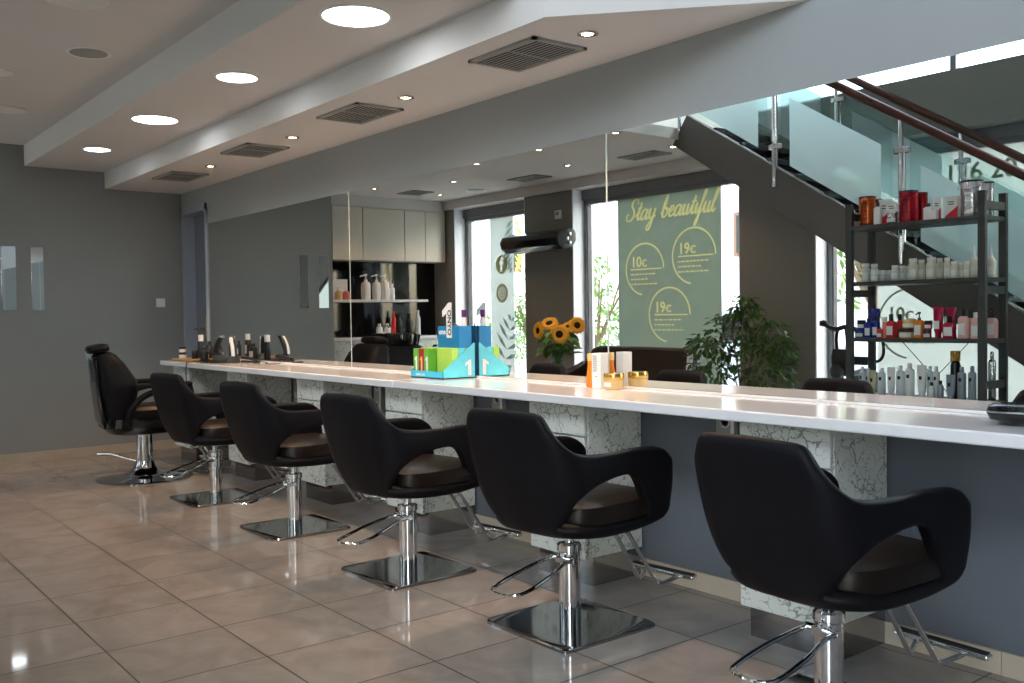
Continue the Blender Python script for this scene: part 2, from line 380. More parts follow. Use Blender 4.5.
# hanging drawer cabinets
def cabinet(x, lab):
    t = thing('drawer_cabinet', lab, 'cabinet', (x - .20, 3.13, 0), 0, 'crackle-painted drawer cabinets under the counter')
    B(-.20, .20, -.16, .186, .135, CT - .045).build('body', 'crack', t, bevel=.003)
    z = CT - .055
    for hgt in (.145, .145, .20, .22):
        dr = B(-.197, .197, -.182, -.163, z - hgt + .006, z).build('drawer_front', 'crack', t, bevel=.003)
        z -= hgt + .002
    B(-.19, .19, -.13, .186, 0.0, .134).build('mirrored_plinth', 'plate', t, smooth=False)
    return t
for x, lab in ((-8.25, 'crackle-painted cabinet at the far end of the counter behind the tool tray'),
               (-7.0, 'crackle-painted drawer cabinet between the barber chair and the first tub chair'),
               (-5.74, 'crackle-painted drawer cabinet seen behind the second tub chair'),
               (-4.55, 'crackle-painted drawer cabinet below the turquoise display, behind the middle chair'),
               (-3.19, 'crackle-painted drawer cabinet below the gold jars, behind the fourth chair'),
               (-1.92, 'crackle-painted drawer cabinet behind the nearest tub chair')):
    cabinet(x, lab)
# socket strips
for i, (x, lab) in enumerate(((-6.95 + .07, 'white socket strip beside the far crackle cabinet'), (-5.64, 'white vertical socket strip left of the middle cabinet below the counter'),
               (-4.30, 'white vertical socket strip between the middle and fourth chairs under the counter'), (-2.67, 'white socket strip under the counter just left of the nearest chair'))):
    o = B(x - .05, x + .05, YWALL - .028, YWALL, .35, CT - .045).build('socket_strip', 'vent', bevel=.003)
    B(x + .035, x + .05, YWALL - .034, YWALL - .029, .35, CT - .045).build('cover_rail', 'whitep', o)
    for z in (.78, .66, .54):
        s = MB().lathe([(.026, 0), (.026, .004), (.020, .005), (.018, -.006)], 20, X=Matrix.Translation((x, YWALL - .028, z)) @ Matrix.Rotation(PI / 2, 4, 'X'))
        s.build('socket', 'ledoff', o)
    tag(o, lab, 'power sockets', 'socket strips under the counter')

# ------------------------------------------------------------------ back wall items
for y0, y1, lab in ((1.713, 1.836, 'narrow vertical mirror strip at the left edge of the photo on the back wall'),
                    (1.954, 2.063, 'narrow vertical mirror strip nearer the door on the grey back wall')):
    o = B(XB, XB + .008, y0, y1, 1.362, 1.935).build('mirror_strip', 'mirror', bevel=.004, seg=1)
    tag(o, lab, 'mirror', 'narrow mirror strips on the back wall')
o = B(XB, XB + .010, 3.06, 3.145, 1.385, 1.47).build('light_switch', 'ledoff', bevel=.003)
B(XB + .010, XB + .015, 3.078, 3.127, 1.403, 1.452).build('rocker', 'whitep', o, bevel=.002)
tag(o, 'small square white light switch on the grey back wall beside the door', 'light switch')

# ------------------------------------------------------------------ ceiling fittings
def led(x, y, z, r, lab, on=True):
    t = thing('ceiling_light', lab, 'ceiling light', (x, y, z), 0, 'round ceiling panels')
    MB().lathe([(r + .012, -.001), (r + .012, -.006), (r, -.008), (r - .004, -.003)], 40).build('trim_ring', 'ledoff', t)
    MB().lathe([(0, -.0045), (r - .004, -.0045), (r - .004, -.001), (0, -.001)], 40).build('diffuser', 'led' if on else 'ledoff', t)
for x, rr_, lab in ((-3.92, .155, 'nearest and largest of the four lit round ceiling lights'), (-5.31, .115, 'second nearest lit round ceiling light, smaller than its neighbours'),
               (-6.75, .15, 'third lit round ceiling light from the camera'), (-8.18, .10, 'farthest and smallest lit round ceiling light, by the back wall')):
    led(x, 2.215, ZC2, rr_, lab)
led(-5.0, 1.27, ZC, .14, 'unlit round ceiling panel at the top left edge of the photo', False)
led(-7.9, 1.50, ZC, .13, 'unlit round ceiling panel at the left edge above the back wall', False)
led(-6.75, 1.22, ZC, .10, 'unlit small round panel at the left edge between the two larger unlit panels', False)
def speaker(x, y, lab):
    t = thing('ceiling_speaker', lab, 'speaker', (x, y, ZC), 0, 'round ceiling speakers')
    MB().lathe([(.125, -.001), (.125, -.008), (.108, -.006)], 36).build('rim', 'whitep', t)
    MB().lathe([(0, -.011), (.104, -.0085), (.104, -.0065), (0, -.0065)], 36).build('grille', 'vent', t)
speaker(-5.96, 1.58, 'round grey ceiling speaker with a white rim on the high ceiling at upper left')
speaker(-9.7, -.52, 'round ceiling speaker reflected in the mirror near the cream cabinets')
def spot(x, y, z, lab, pw):
    t = thing('downlight', lab, 'downlight', (x, y, z), 0, 'small warm recessed downlights')
    MB().lathe([(.047, -.001), (.047, -.006), (.036, -.010), (.030, -.002)], 28).build('bezel', 'steel', t)
    MB().lathe([(0, -.004), (.027, -.004), (.027, -.001), (0, -.001)], 24).build('lamp', 'warm', t)
    ld = bpy.data.lights.new('downlight_beam', 'SPOT'); ld.energy = pw; ld.color = (1., .60, .32); ld.spot_size = math.radians(108); ld.spot_blend = .6; ld.shadow_soft_size = .03
    lo = bpy.data.objects.new('downlight_beam', ld); C.objects.link(lo); lo.parent = t; lo.location = (0, 0, -.03)
W = 105
for x, lab in ((-3.10, 'warm recessed downlight right of the largest air vent'), (-4.60, 'warm recessed downlight between the two nearest air vents'),
               (-6.05, 'warm recessed downlight between the second and third air vents'), (-7.55, 'warm recessed downlight between the two farthest air vents')):
    spot(x, 2.91, ZS, lab, W)
for x, y, lab in ((-10.26, .62, 'reflected warm downlight above the cream cabinets, at the mirror top'), (-8.02, .71, 'second reflected warm downlight along the mirror top'),
                  (-7.0, .72, 'third reflected warm downlight along the mirror top'), (-5.97, .71, 'reflected warm downlight just right of the mirror joint'),
                  (-9.23, .16, 'reflected warm downlight just below the row at the mirror top'), (-10.31, -.39, 'reflected warm downlight closest to the corner of the cream cabinets'),
                  (-7.56, -.15, 'reflected warm downlight above the taupe pillar with the black heater'), (-6.16, -.24, 'reflected warm downlight beside the top end of the staircase')):
    spot(x, y, ZC, lab, 22)
def vent(x, y, z, w, dd, lab):
    t = thing('air_vent', lab, 'air vent', (x, y, z), 0, 'slatted ceiling air vents')
    f = MB(); e = .022
    f.box(-w / 2, w / 2, -dd / 2, -dd / 2 + e, -.014, -.001); f.box(-w / 2, w / 2, dd / 2 - e, dd / 2, -.014, -.001)
    f.box(-w / 2, -w / 2 + e, -dd / 2, dd / 2, -.014, -.001); f.box(w / 2 - e, w / 2, -dd / 2, dd / 2, -.014, -.001); f.box(-.005, .005, -dd / 2, dd / 2, -.007, -.001)
    f.build('frame', 'vent', t, smooth=False)
    s = MB(); n = 11
    for k in range(n):
        y0 = -dd / 2 + e + (k + .5) * (dd - 2 * e) / n
        s.box(-w / 2 + e, w / 2 - e, -.0042, .0042, -.0008, .0008, X=Matrix.Translation((0, y0, -.011)))
    s.build('slats', 'vent', t, smooth=False)
    B(-w / 2 + e, w / 2 - e, -dd / 2 + e, dd / 2 - e, -.0025, -.001).build('backing', 'ventdark', t, smooth=False)
for x, lab in ((-3.515, 'largest slatted air vent in the lower ceiling'), (-5.11, 'second air vent along the lower ceiling'),
               (-6.66, 'third air vent along the lower ceiling'), (-8.22, 'farthest air vent near the door')):
    vent(x, 2.90, ZS, .50, .32, lab)
vent(-8.5, -.40, ZC, .50, .26, 'air vent reflected in the mirror above the taupe pillar')
vent(-6.65, -.36, ZC, .50, .26, 'air vent reflected in the mirror left of the staircase top')
vent(-10.3, .0, ZC, .4, .3, 'air vent reflected above the cream wall cabinets')

# ------------------------------------------------------------------ styling chairs
def interp(t, pts):
    if t <= pts[0][0]: return pts[0][1]
    for (a, va), (b, vb) in zip(pts, pts[1:]):
        if t <= b: 
            u = (t - a) / (b - a); u = u * u * (3 - 2 * u) if False else u
            return va + (vb - va) * u
    return pts[-1][1]
TOP = [(0, .905), (.225, .898), (.245, .890), (.30, .85), (.38, .79), (.45, .752), (.53, .735), (.66, .730), (.80, .735), (.90, .728), (.95, .712), (.98, .688), (1., .655)]
BOT = [(0, .415), (.25, .405), (.5, .392), (.72, .390), (.86, .400), (.94, .415), (.98, .435), (1., .46)]
HT = [(.31, .45), (.33, .50), (.37, .548), (.43, .585), (.52, .615), (.62, .632), (.69, .636), (.74, .628), (.77, .605), (.785, .56), (.795, .50), (.80, .45)]
def plan(p, z):
    k = (z - .40) / .5                       # 0 bottom, 1 top
    yb = -.205 - .172 * max(0, min(1.05, k)) ** .48
    W_ = .238 + .045 * min(1, max(0, k) / .35) ** .5 - .018 * max(0, k - .55) / .45
    if p > .55: W_ += .0
    r = .165 - .085 * max(0, min(1, k)); a = W_ - r
    L1 = .22; L2 = .46
    if p < L1: return (a * p / L1, yb - .012 * math.cos(p / L1 * PI / 2))
    if p < L2:
        q = (p - L1) / (L2 - L1) * PI / 2
        return (a + r * math.sin(q), yb + r * (1 - math.cos(q)))
    u = (p - L2) / (1 - L2); y = yb + r + (.362 - yb - r) * u
    return (W_ - .022 * u * u, y)
def make_chair():
    t = bpy.data.objects.new('styling_chair', None); C.objects.link(t)
    s = MB(); N = 58; cols = []
    ps = [i / N * 2 - 1 for i in range(N + 1)]
    lo, up = 3, 7
    idx = {}
    def vert(p, z):
        x, y = plan(abs(p), z); s.v.append((math.copysign(x, p) if p else 0, y, z)); return len(s.v) - 1
    for i, p in enumerate(ps):
        q = abs(p); b, tp = interp(q, BOT), interp(q, TOP); hole = HT[0][0] < q < HT[-1][0]
        h0 = .448; h1 = interp(q, HT) if hole else h0
        if q >= .99: h0 = h1 = .55
        for j in range(lo + 1): idx[i, 'l', j] = vert(p, b + (h0 - b) * j / lo)
        for j in range(up + 1):
            if j == 0 and not hole: idx[i, 'u', 0] = idx[i, 'l', lo]
            else: idx[i, 'u', j] = vert(p, h1 + (tp - h1) * j / up)
    for i in range(N):
        for g, n in (('l', lo), ('u', up)):
            for j in range(n):
                s.f.append((idx[i, g, j], idx[i + 1, g, j], idx[i + 1, g, j + 1], idx[i, g, j + 1])); s.m.append(0)
    o = MB.build(s, 'tub_shell', 'leather', t)
    k = o.modifiers.new('solid', 'SOLIDIFY'); k.thickness = .048; k.offset = -1; k.use_even_offset = True
    k = o.modifiers.new('sub', 'SUBSURF'); k.levels = 1; k.render_levels = 1
    me = o.data
    # seat
    q = MB(); q.super([(.10, .10, 0, .05, .392), (.19, .20, 0, .06, .395), (.212, .225, 0, .065, .415), (.225, .235, 0, .068, .439)], e=3.2)
    q.build('seat_base', 'leather', t)
    q = MB(); q.super([(.235, .255, 0, .065, .44), (.252, .268, 0, .067, .455), (.254, .270, 0, .067, .50), (.246, .262, 0, .065, .522), (.21, .225, 0, .06, .536), (.13, .14, 0, .05, .543), (.01, .012, 0, .05, .545)], e=4.)
    q.build('seat_cushion', 'seat', t)
    # pedestal
    bp = MB(); bp.super([(.252, .252, 0, 0, 0.0), (.252, .252, 0, 0, .010), (.248, .248, 0, 0, .014)], n=64, e=16); bp.build('base_plate', 'plate', t)
    co = MB(); co.lathe([(.044, .014), (.044, .30), (.041, .302)], 28); co.build('column', 'chrome', t)
    cl = MB(); cl.lathe([(.044, .3025), (.050, .305), (.050, .330), (.043, .337), (.022, .338)], 28); cl.build('collar', 'chrome', t)
    pi = MB(); pi.lathe([(.019, .338), (.019, .388)], 20); pi.box(-.09, .09, -.10, .10, .380, .396); pi.build('piston', 'chrome', t)
    # hydraulic pump loop at the back
    pb = MB(); pts = catmull([(.055, -.02, .275), (.055, -.09, .272), (.075, -.20, .245), (.078, -.32, .215), (.05, -.375, .207), (-.05, -.375, .207), (-.078, -.32, .215), (-.075, -.20, .245), (-.055, -.09, .272), (-.055, -.02, .275)], 5)
    pb.tube(pts, .0075, 8); pb.tube([(-.062, -.03, .276), (.062, -.03, .276)], .012, 10); pb.box(-.02, .02, -.06, -.03, .262, .29)
    pb.build('pump_lever', 'chrome', t, bevel=0)
    # foot rest
    fr = MB()
    for sx in (-.055, .055):
        fr.tube(catmull([(sx * .7, .24, .40), (sx * .75, .31, .34), (sx * .9, .485, .10), (sx * 1., .505, .075), (sx * 1.2, .54, .075), (sx * 1.6, .605, .092)], 5), .0095, 10)
    fr.build('footrest_arm', 'chrome', t)
    fb = MB(); fb.box(-.175, .175, .59, .63, .090, .110); fb.build('footrest_bar', 'chrome', t, bevel=.006)
    gp = MB(); gp.box(-.165, .165, .594, .626, .1105, .114); gp.build('footrest_grip', 'rubber', t)
    return t
chair0 = make_chair()
CH = [(-6.52, 2.50, 8, 'black tub chair farthest along the row, next to the barber chair'),
      (-5.27, 2.50, 7, 'second black tub chair in the row, counted from the barber chair'),
      (-4.00, 2.50, 6, 'middle black tub chair, below the turquoise display'),
      (-2.87, 2.56, 5, 'black tub chair in front of the gold jars, second nearest to the camera'),
      (-1.69, 2.58, -4, 'nearest and largest black tub chair at the right of the photo')]
for i, (x, y, a, lab) in enumerate(CH):
    o = chair0 if i == 0 else copy_tree(chair0)
    o.location = (x, y, 0); o.rotation_euler = (0, 0, math.radians(a)); tag(o, lab, 'chair', 'black tub styling chairs along the counter')
    for ch in o.children:
        if ch.name.startswith('base_plate'): ch.rotation_euler = (0, 0, -math.radians(a))

# ------------------------------------------------------------------ barber chair
def barber():
    t = thing('barber_chair', 'black reclining barber chair on a round chrome base by the back wall', 'chair', (-7.78, 2.41, 0), math.radians(-7))
    MB().lathe([(.365, 0), (.365, .008), (.33, .018), (.20, .032), (.12, .055), (.085, .09), (.07, .14)], 48).build('round_base', mat('dark_chrome', (.42, .42, .43), rough=.07, metal=1.), t)
    MB().lathe([(.062, .13), (.062, .36), (.09, .37), (.09, .40)], 32).build('column', 'chrome', t)
    p = MB(); p.tube([(.0, -.04, .13), (-.06, -.16, .17), (-.09, -.24, .20)], .009); p.tube([(-.09, -.24, .20), (-.11, -.34, .205)], .013); p.build('pump_lever', 'chrome', t)
    q = MB(); q.super([(.16, .18, 0, .0, .36), (.22, .28, 0, .0, .38), (.27, .34, 0, .01, .43), (.27, .34, 0, .02, .50)], e=4); q.build('seat_frame', 'gloss', t)
    q = MB(); q.super([(.235, .28, 0, .06, .49), (.245, .29, 0, .06, .51), (.245, .29, 0, .06, .56), (.22, .26, 0, .06, .585), (.12, .15, 0, .06, .592)], e=4.5); q.build('seat_cushion', 'seat', t)
    # backrest : leaning slab with bulged sides
    X = Matrix.Translation((0, -.20, .45)) @ Matrix.Rotation(math.radians(8), 4, 'X')
    b = MB(); b.super([(.17, .07, 0, 0, -.02), (.225, .10, 0, .01, .0), (.245, .12, 0, .02, .12), (.270, .145, 0, .04, .28), (.268, .142, 0, .038, .32), (.235, .105, 0, .01, .46), (.205, .075, 0, -.015, .545), (.18, .05, 0, -.02, .565)], e=3.6, X=X)
    b.build('backrest', 'leather', t, sub=0)
    b = MB(); b.super([(.15, .014, 0, -.115, .02), (.18, .022, 0, -.115, .04), (.17, .020, 0, -.105, .52), (.13, .012, 0, -.10, .54)], e=6, X=X); b.build('back_panel', 'gloss', t)
    b = MB(); b.super([(.12, .04, 0, -.05, .57), (.145, .075, 0, -.05, .58), (.15, .08, 0, -.05, .605), (.13, .07, 0, -.05, .63), (.08, .04, 0, -.05, .638)], e=4, X=X); b.build('headrest', 'leather', t)
    b = MB(); b.box(-.02, .02, -.145, -.13, .36, .60, X=X); b.tube([X @ Vector((-.06, -.15, .50)), X @ Vector((.06, -.15, .50))], .008); b.build('headrest_bracket', 'chrome', t)
    for sx in (-1, 1):
        a = MB(); a.tube(catmull([(sx * .29, -.16, .45), (sx * .295, -.15, .56), (sx * .295, -.06, .665), (sx * .295, .08, .715), (sx * .295, .22, .735)], 6), [.024] * 25, 12)
        a.build('arm_support', 'leather', t)
        a = MB(); a.super([(.026, .20, sx * .295, .10, .735), (.033, .215, sx * .295, .10, .745), (.033, .215, sx * .295, .10, .765), (.026, .20, sx * .295, .10, .775)], e=4); a.build('armrest', 'leather', t)
        a = MB(); a.tube(catmull([(sx * .29, .30, .74), (sx * .29, .31, .66), (sx * .285, .26, .54), (sx * .28, .22, .47)], 5), .016, 10); a.build('arm_strut', 'gloss', t)
    l = MB(); l.box(-.17, .17, .355, .385, .22, .47, X=Matrix.Rotation(.25, 4, 'X') @ Matrix.Translation((0, .04, -.08))); l.build('leg_rest', 'leather', t, bevel=.012)
    l = MB()
    for sx in (-.11, .11): l.tube([(sx, .34, .40), (sx, .50, .12)], .012)
    l.box(-.17, .17, .46, .58, .10, .118); l.build('footrest', 'chrome', t, bevel=.004)
barber()

# ------------------------------------------------------------------ generic containers
def rounded(w, d, z0, z1, e=6, r=.004):
    return [(w / 2 - r, d / 2 - r, 0, 0, z0), (w / 2, d / 2, 0, 0, z0 + r), (w / 2, d / 2, 0, 0, z1 - r), (w / 2 - r, d / 2 - r, 0, 0, z1)]
def label_wrap(t, r, z0, z1, m='labelw', a0=-1., a1=1., sx=1, facing=PI / 2):
    b = MB(); n = 10
    for k in range(n):
        p, q = facing + a0 + (a1 - a0) * k / n, facing + a0 + (a1 - a0) * (k + 1) / n
        R_ = r + .0006
        b.add([(R_ * math.cos(p), R_ * math.sin(p), z0), (R_ * math.cos(q), R_ * math.sin(q), z0), (R_ * math.cos(q), R_ * math.sin(q), z1), (R_ * math.cos(p), R_ * math.sin(p), z1)], [(0, 1, 2, 3)])
    return b.build('label', m, t)
def bottle(name, loc, w, h, body, lab, cat='bottle', cap=None, caph=.2, neck=.45, grp=None, label=None, kind='round', ink=False):
    t = thing(name, lab, cat, loc, random.uniform(-.15, .15), grp); r = w / 2
    if kind == 'aerosol':
        hb = h * .84
        MB().lathe([(0, 0), (r * .95, 0), (r, .004), (r, hb * .93), (r * .8, hb * .98), (r * .45, hb)], 20).build('body', body, t)
        MB().lathe([(r * .45, hb), (r * .5, hb + .002), (r * .48, h * .97), (r * .3, h)], 14).build('cap', cap or body, t)
    elif kind == 'jar':
        hb = h * .6
        MB().lathe([(0, 0), (r * .93, 0), (r, .005), (r, hb)], 22).build('body', body, t)
        MB().lathe([(r * 1.02, hb), (r * 1.02, h - .003), (r * .97, h), (0, h)], 22).build('lid', cap or body, t)
    elif kind == 'tube':
        b = MB(); b.super([(r * .62, r * .62, 0, 0, h * .17), (r * .8, r * .68, 0, 0, h * .25), (r, r * .45, 0, 0, h * .75), (r * 1.05, .003, 0, 0, h)], 24, 2.3); b.build('body', body, t)
        MB().lathe([(0, 0), (r * .6, 0), (r * .62, h * .17)], 18).build('cap', cap or body, t)
    elif kind == 'box':
        b = MB(); b.super(rounded(w, w * .6, 0, h, r=.002), 24, 30); b.build('carton', body, t)
    elif kind == 'pump':
        hb = h * .70
        b = MB(); b.super([(r * .94, r * .7, 0, 0, 0), (r, r * .75, 0, 0, .006), (r, r * .75, 0, 0, hb * .86), (r * .75, r * .6, 0, 0, hb * .96), (r * .32, r * .32, 0, 0, hb)], 28, 4); b.build('body', body, t)
        p = MB(); p.lathe([(r * .36, hb), (r * .36, hb + h * .08), (r * .12, hb + h * .09), (r * .12, h * .93)], 14); p.tube([(0, 0, h * .94), (0, r * 1.1, h * .93), (0, r * 1.25, h * .89)], r * .14, 8); p.box(-r * .25, r * .25, -r * .25, r * .3, h * .93, h)
        p.build('pump', cap or body, t)
    elif kind == 'square':
        hb = h * (1 - caph)
        b = MB(); b.super([(r * .96, r * .7, 0, 0, 0), (r, r * .74, 0, 0, .004), (r, r * .74, 0, 0, hb * .9), (r * .55, r * .5, 0, 0, hb)], 24, 7); b.build('body', body, t)
        MB().lathe([(r * .5, hb), (r * .5, h - .002), (r * .45, h), (0, h)], 16).build('cap', cap or body, t)
    else:
        hb = h * (1 - caph)
        MB().lathe([(0, 0), (r * .94, 0), (r, .005), (r, hb * .84), (r * .8, hb * .93), (r * neck, hb)], 22).build('body', body, t)
        MB().lathe([(r * (neck + .06), hb), (r * (neck + .06), h - .003), (r * neck, h), (0, h)], 16).build('cap', cap or body, t)
    if label:
        z0, z1 = (h * .12, h * .5) if kind != 'jar' else (h * .12, h * .5)
        if kind in ('box', 'square', 'pump'):
            dep = w * .3 if kind == 'box' else r * .75
            b = B(-w * .36, w * .36, dep, dep + .0008, z0, z1); b.build('label', label, t)
        elif kind == 'tube':
            b = B(-w * .28, w * .28, r * .72, r * .74, h * .3, h * .55); b.build('label', label, t)
        else: label_wrap(t, r, z0, z1, label)
    if ink:
        zz = h * .62
        if kind == 'tube': b = B(-w * .16, w * .16, r * .62, r * .64, zz - .012, zz + .012); b.build('logo_mark', 'ink', t)
        else: label_wrap(t, r, zz - .012, zz + .012, 'ink', -.35, .35)
    return t

# ------------------------------------------------------------------ product rack (stands free on the floor, seen in the mirror)
RX0, RX1, RY0, RY1 = -3.90, -2.90, .13, .455
SZ = (1.862, 1.462, 1.062, .648, .22)
def rack():
    t = thing('product_rack', 'dark grey metal product rack with open shelves, seen in the mirror', 'rack', (0, 0, 0))
    for x in (RX0, RX1 - .05):
        for y in (RY0, RY1 - .035):
            B(x, x + .05, y, y + .035, 0, 2.02).build('post', 'shelfm', t, bevel=.003)
        for z in (1.93, 1.38, .76):
            B(x + .006, x + .044, RY0 + .035, RY1 - .035, z - .025, z + .025).build('end_crosspiece', 'shelfm', t)
    for z in SZ:
        B(RX0 + .006, RX1 - .006, RY0 + .003, RY1 - .003, z - .028, z).build('shelf', 'shelfm', t, bevel=.002)
    b = MB(); b.tube([(RX0 + .05, RY0 + .005, .3), (RX1 - .05, RY0 + .005, 1.25)], .003, 6); b.build('brace_rod', 'shelfm', t)
    b = MB(); b.tube([(RX0 + .05, RY0 + .010, 1.25), (RX1 - .05, RY0 + .010, .3)], .003, 6); b.build('brace_rod', 'shelfm', t)
rack()
def RXu(u, y=.34): return -3.81 + (u - 866) * .00727 + (.34 - y) * .0 + (y - .34) * .52
PXM = .0069
def put(n, u, w, h, z, body, lab, **k):
    y = k.pop('y', .36)
    return bottle(n, (RXu(u, y), y, z + .0005), w * PXM, h * PXM, body, lab, **k)
Z1, Z2, Z3, Z4 = SZ[:4]
# top shelf
def can(u, w, h, y, body, lab):
    t = thing('bleach_can', lab, 'can', (RXu(u, y), y, Z1 + .0005), 0, 'large metallic tubs on the top rack shelf'); r = w * PXM / 2; H = h * PXM
    b = MB(); b.lathe([(0, 0), (r * .97, 0), (r, .004), (r, H * .93), (r * .99, H * .95)], 32); b.build('body', body, t)
    MB().lathe([(r * 1.03, H * .94), (r * 1.03, H - .002), (r * .98, H), (r * .9, H - .006), (0, H - .006)], 32).build('lid', 'plastic', t)
    n = MB()
    for q in range(5):
        zz = H * (.22 + .13 * q); n.add([((r + .0006) * math.cos(a), (r + .0006) * math.sin(a), zz + dz) for dz in (0, H * .05) for a in [PI / 2 - .5 + .1 * j + .05 * (q % 2) for j in range(8 - q % 3)]],
              [(j, j + 1, (8 - q % 3) + j + 1, (8 - q % 3) + j) for j in range(7 - q % 3)])
    n.build('printed_lines', 'ledoff' if body == 'silver' else 'ink', t)
    hd = MB(); hd.tube(catmull([(-r * 1.03, 0, H * .9), (-r * 1.08, r * .7, H * .8), (0, r * 1.12, H * .74), (r * 1.08, r * .7, H * .8), (r * 1.03, 0, H * .9)], 5), .0015, 5); hd.build('handle', 'plastic', t)
can(868.5, 17, 31, .33, 'copper', 'copper coloured tub at the left end of the top rack shelf')
can(879, 10, 29, .22, 'red', 'small dark red tub half hidden behind the white and red carton')
can(911.5, 18, 32, .34, 'red', 'large shiny red tub in the middle of the top rack shelf')
can(925, 10, 31, .22, 'red', 'second red tub just right of and behind the large red one')
can(972, 20, 35, .33, 'silver', 'large silver tub with a handle near the right end of the top rack shelf')
can(986.5, 12, 34, .22, 'silver', 'slimmer silver tub at the far right of the top rack shelf')
put('colour_bottle', 880, 7, 23, Z1, 'labelw', 'white bottle with black cap beside the copper tub', cap='plastic', y=.39, kind='square')
def redcarton(u, w, h, y, lab):
    t = put('product_carton', u, w, h, Z1, 'labelw', lab, cat='carton', kind='box', y=y)
    ww, H, dep = w * PXM, h * PXM, w * PXM * .3 + .0006
    MB().prism([(-ww / 2, 0), (ww / 2, 0), (ww / 2, H * .55), (-ww / 2, H * .12)], dep, dep + .0008).build('red_panel', 'labelr', t)
    b = MB(); 
    for k in range(2): b.box(-ww * .25, ww * .2, dep, dep + .0008, H * (.72 - k * .1), H * (.76 - k * .1))
    b.build('print', 'ink', t)
redcarton(888, 12, 26, .33, 'white and red carton beside the round white tin on the top shelf')
redcarton(955, 13, 22, .33, 'white carton with a red lower half left of the large silver tub')
redcarton(940, 8, 22, .33, 'slim white and red carton right of the large red tubs')
put('white_carton', 936, 8, 9, Z1, 'labelw', 'small white carton standing in front of the slim red and white one', cat='carton', kind='box', y=.42)
put('colour_bottle', 931, 8, 17, Z1, 'labelw', 'small white bottle with black cap right of the red tubs', cap='plastic', kind='square', y=.36)
put('cream_tin', 895, 10, 10, Z1, 'silver', 'small silver tin left of the large red tub', cat='tin', kind='jar', y=.40, label='labelw')
t = thing('round_tin', 'round white tin standing on edge on top of the small silver tin', 'tin', (RXu(895, .40), .40, Z1 + 10 * PXM + .001), 0)
X = Matrix.Translation((0, -.012, .042)) @ Matrix.Rotation(-PI / 2, 4, 'X')
MB().lathe([(0, 0), (.038, 0), (.042, .003), (.042, .022), (.038, .025), (0, .025)], 30, X=X).build('body', 'labelw', t)
b = MB(); b.box(-.02, .018, .0135, .0142, .046, .051); b.box(-.014, .024, .0135, .0142, .032, .037); b.build('print', 'ink', t)
# second shelf : milky bottles
k2 = [(867, 8, 19, .38, 'first'), (875, 8, 19, .27, 'second'), (877, 8, 11.5, .41, 'third'), (884, 6, 11.5, .34, 'fourth'), (890, 6, 11.5, .28, 'fifth'), (898, 8, 15.5, .39, 'sixth'), (905, 7, 15.5, .29, 'seventh'),
      (911, 6, 15, .24, 'eighth'), (916, 9, 21.5, .38, 'ninth'), (924, 7, 20.5, .28, 'tenth'), (934, 10, 21.5, .38, 'eleventh'), (942, 6, 21, .29, 'twelfth'), (949, 6, 20.5, .37, 'thirteenth'), (956, 8, 16.5, .39, 'fourteenth'), (962, 6, 16, .29, 'fifteenth'), (967.5, 6, 16, .38, 'sixteenth')]
for i, (u, w, h, y, od) in enumerate(k2):
    put('shampoo_bottle', u, w, h, Z2, 'clearp' if i < 8 else 'creamp', '%s pale bottle from the left end of the second rack shelf' % od, cap='whitep', kind='round' if h > 12 else 'jar', neck=.8, caph=.16, y=y, label='labelw', grp='pale bottles on the second rack shelf')
for u, lab in ((974, 'tall pale bottle with a pointed nozzle at the right of the second shelf'), (989, 'tall pale nozzle bottle behind the right front rack post')):
    t = put('applicator_bottle', u, 9, 20, Z2, 'creamp', lab, cap='whitep', neck=.5, caph=.1, y=.35, label='labelw')
    MB().lathe([(.010, 20 * PXM), (.002, 31 * PXM)], 12).build('nozzle', 'whitep', t)
# third shelf : coloured
put('hair_mask_jar', 860, 10, 9, Z3, 'blue', 'blue jar at the left end of the third shelf, lower of two', cat='jar', kind='jar', cap='blue', label='labelw', y=.38)
bottle('hair_mask_jar', (RXu(862, .38), .38, Z3 + 9 * PXM + .001), .060, .064, 'blue', 'blue jar with black lid stacked on the lower blue jar', cat='jar', kind='jar', cap='plastic', label='labelw')
put('conditioner_tube', 875, 12, 30, Z3, 'blue', 'tall blue tube standing behind the blue bottles', cat='tube', kind='tube', y=.25)
put('shampoo_bottle', 869.5, 7, 20, Z3, 'blue', 'left blue bottle with a white label on the third shelf', cap='plastic', kind='square', label='labelw', y=.40)
put('shampoo_bottle', 877.5, 7, 22, Z3, 'blue', 'right blue bottle with black cap on the third shelf', cap='plastic', kind='square', label='labelw', y=.37)
put('hair_mask_jar', 882, 6, 9, Z3, 'redp', 'small red jar between the blue bottles and the coral bottle', cat='jar', kind='jar', label='labelw', y=.41)
put('spray_bottle', 887, 5.5, 21, Z3, 'coral', 'slim coral bottle with white cap on the third shelf', cap='whitep', caph=.25, neck=.8, y=.38)
put('shampoo_bottle', 893.5, 9, 24, Z3, 'redp', 'red pump bottle with a white label on the third shelf', cap='plastic', kind='square', caph=.28, label='labelw', y=.37)
put('spray_bottle', 902, 7, 24, Z3, 'redp', 'second red bottle behind the gold jars', cap='plastic', caph=.25, y=.29)
put('hair_mask_jar', 909, 14, 10, Z3, 'goldp', 'wide pale gold jar, lower of the two gold jars on the third shelf', cat='jar', kind='jar', cap='plastic', label='labelw', y=.38)
bottle('hair_mask_jar', (RXu(912, .38), .38, Z3 + 10 * PXM + .001), .088, .062, 'goldp', 'amber gold jar stacked on the wide pale gold jar', cat='jar', kind='jar', cap='goldp', label='labelw')
put('oil_bottle', 922, 9, 26, Z3, 'amber', 'amber bottle with black pump and white label on the third shelf', cap='plastic', kind='pump', label='labelw', y=.38)
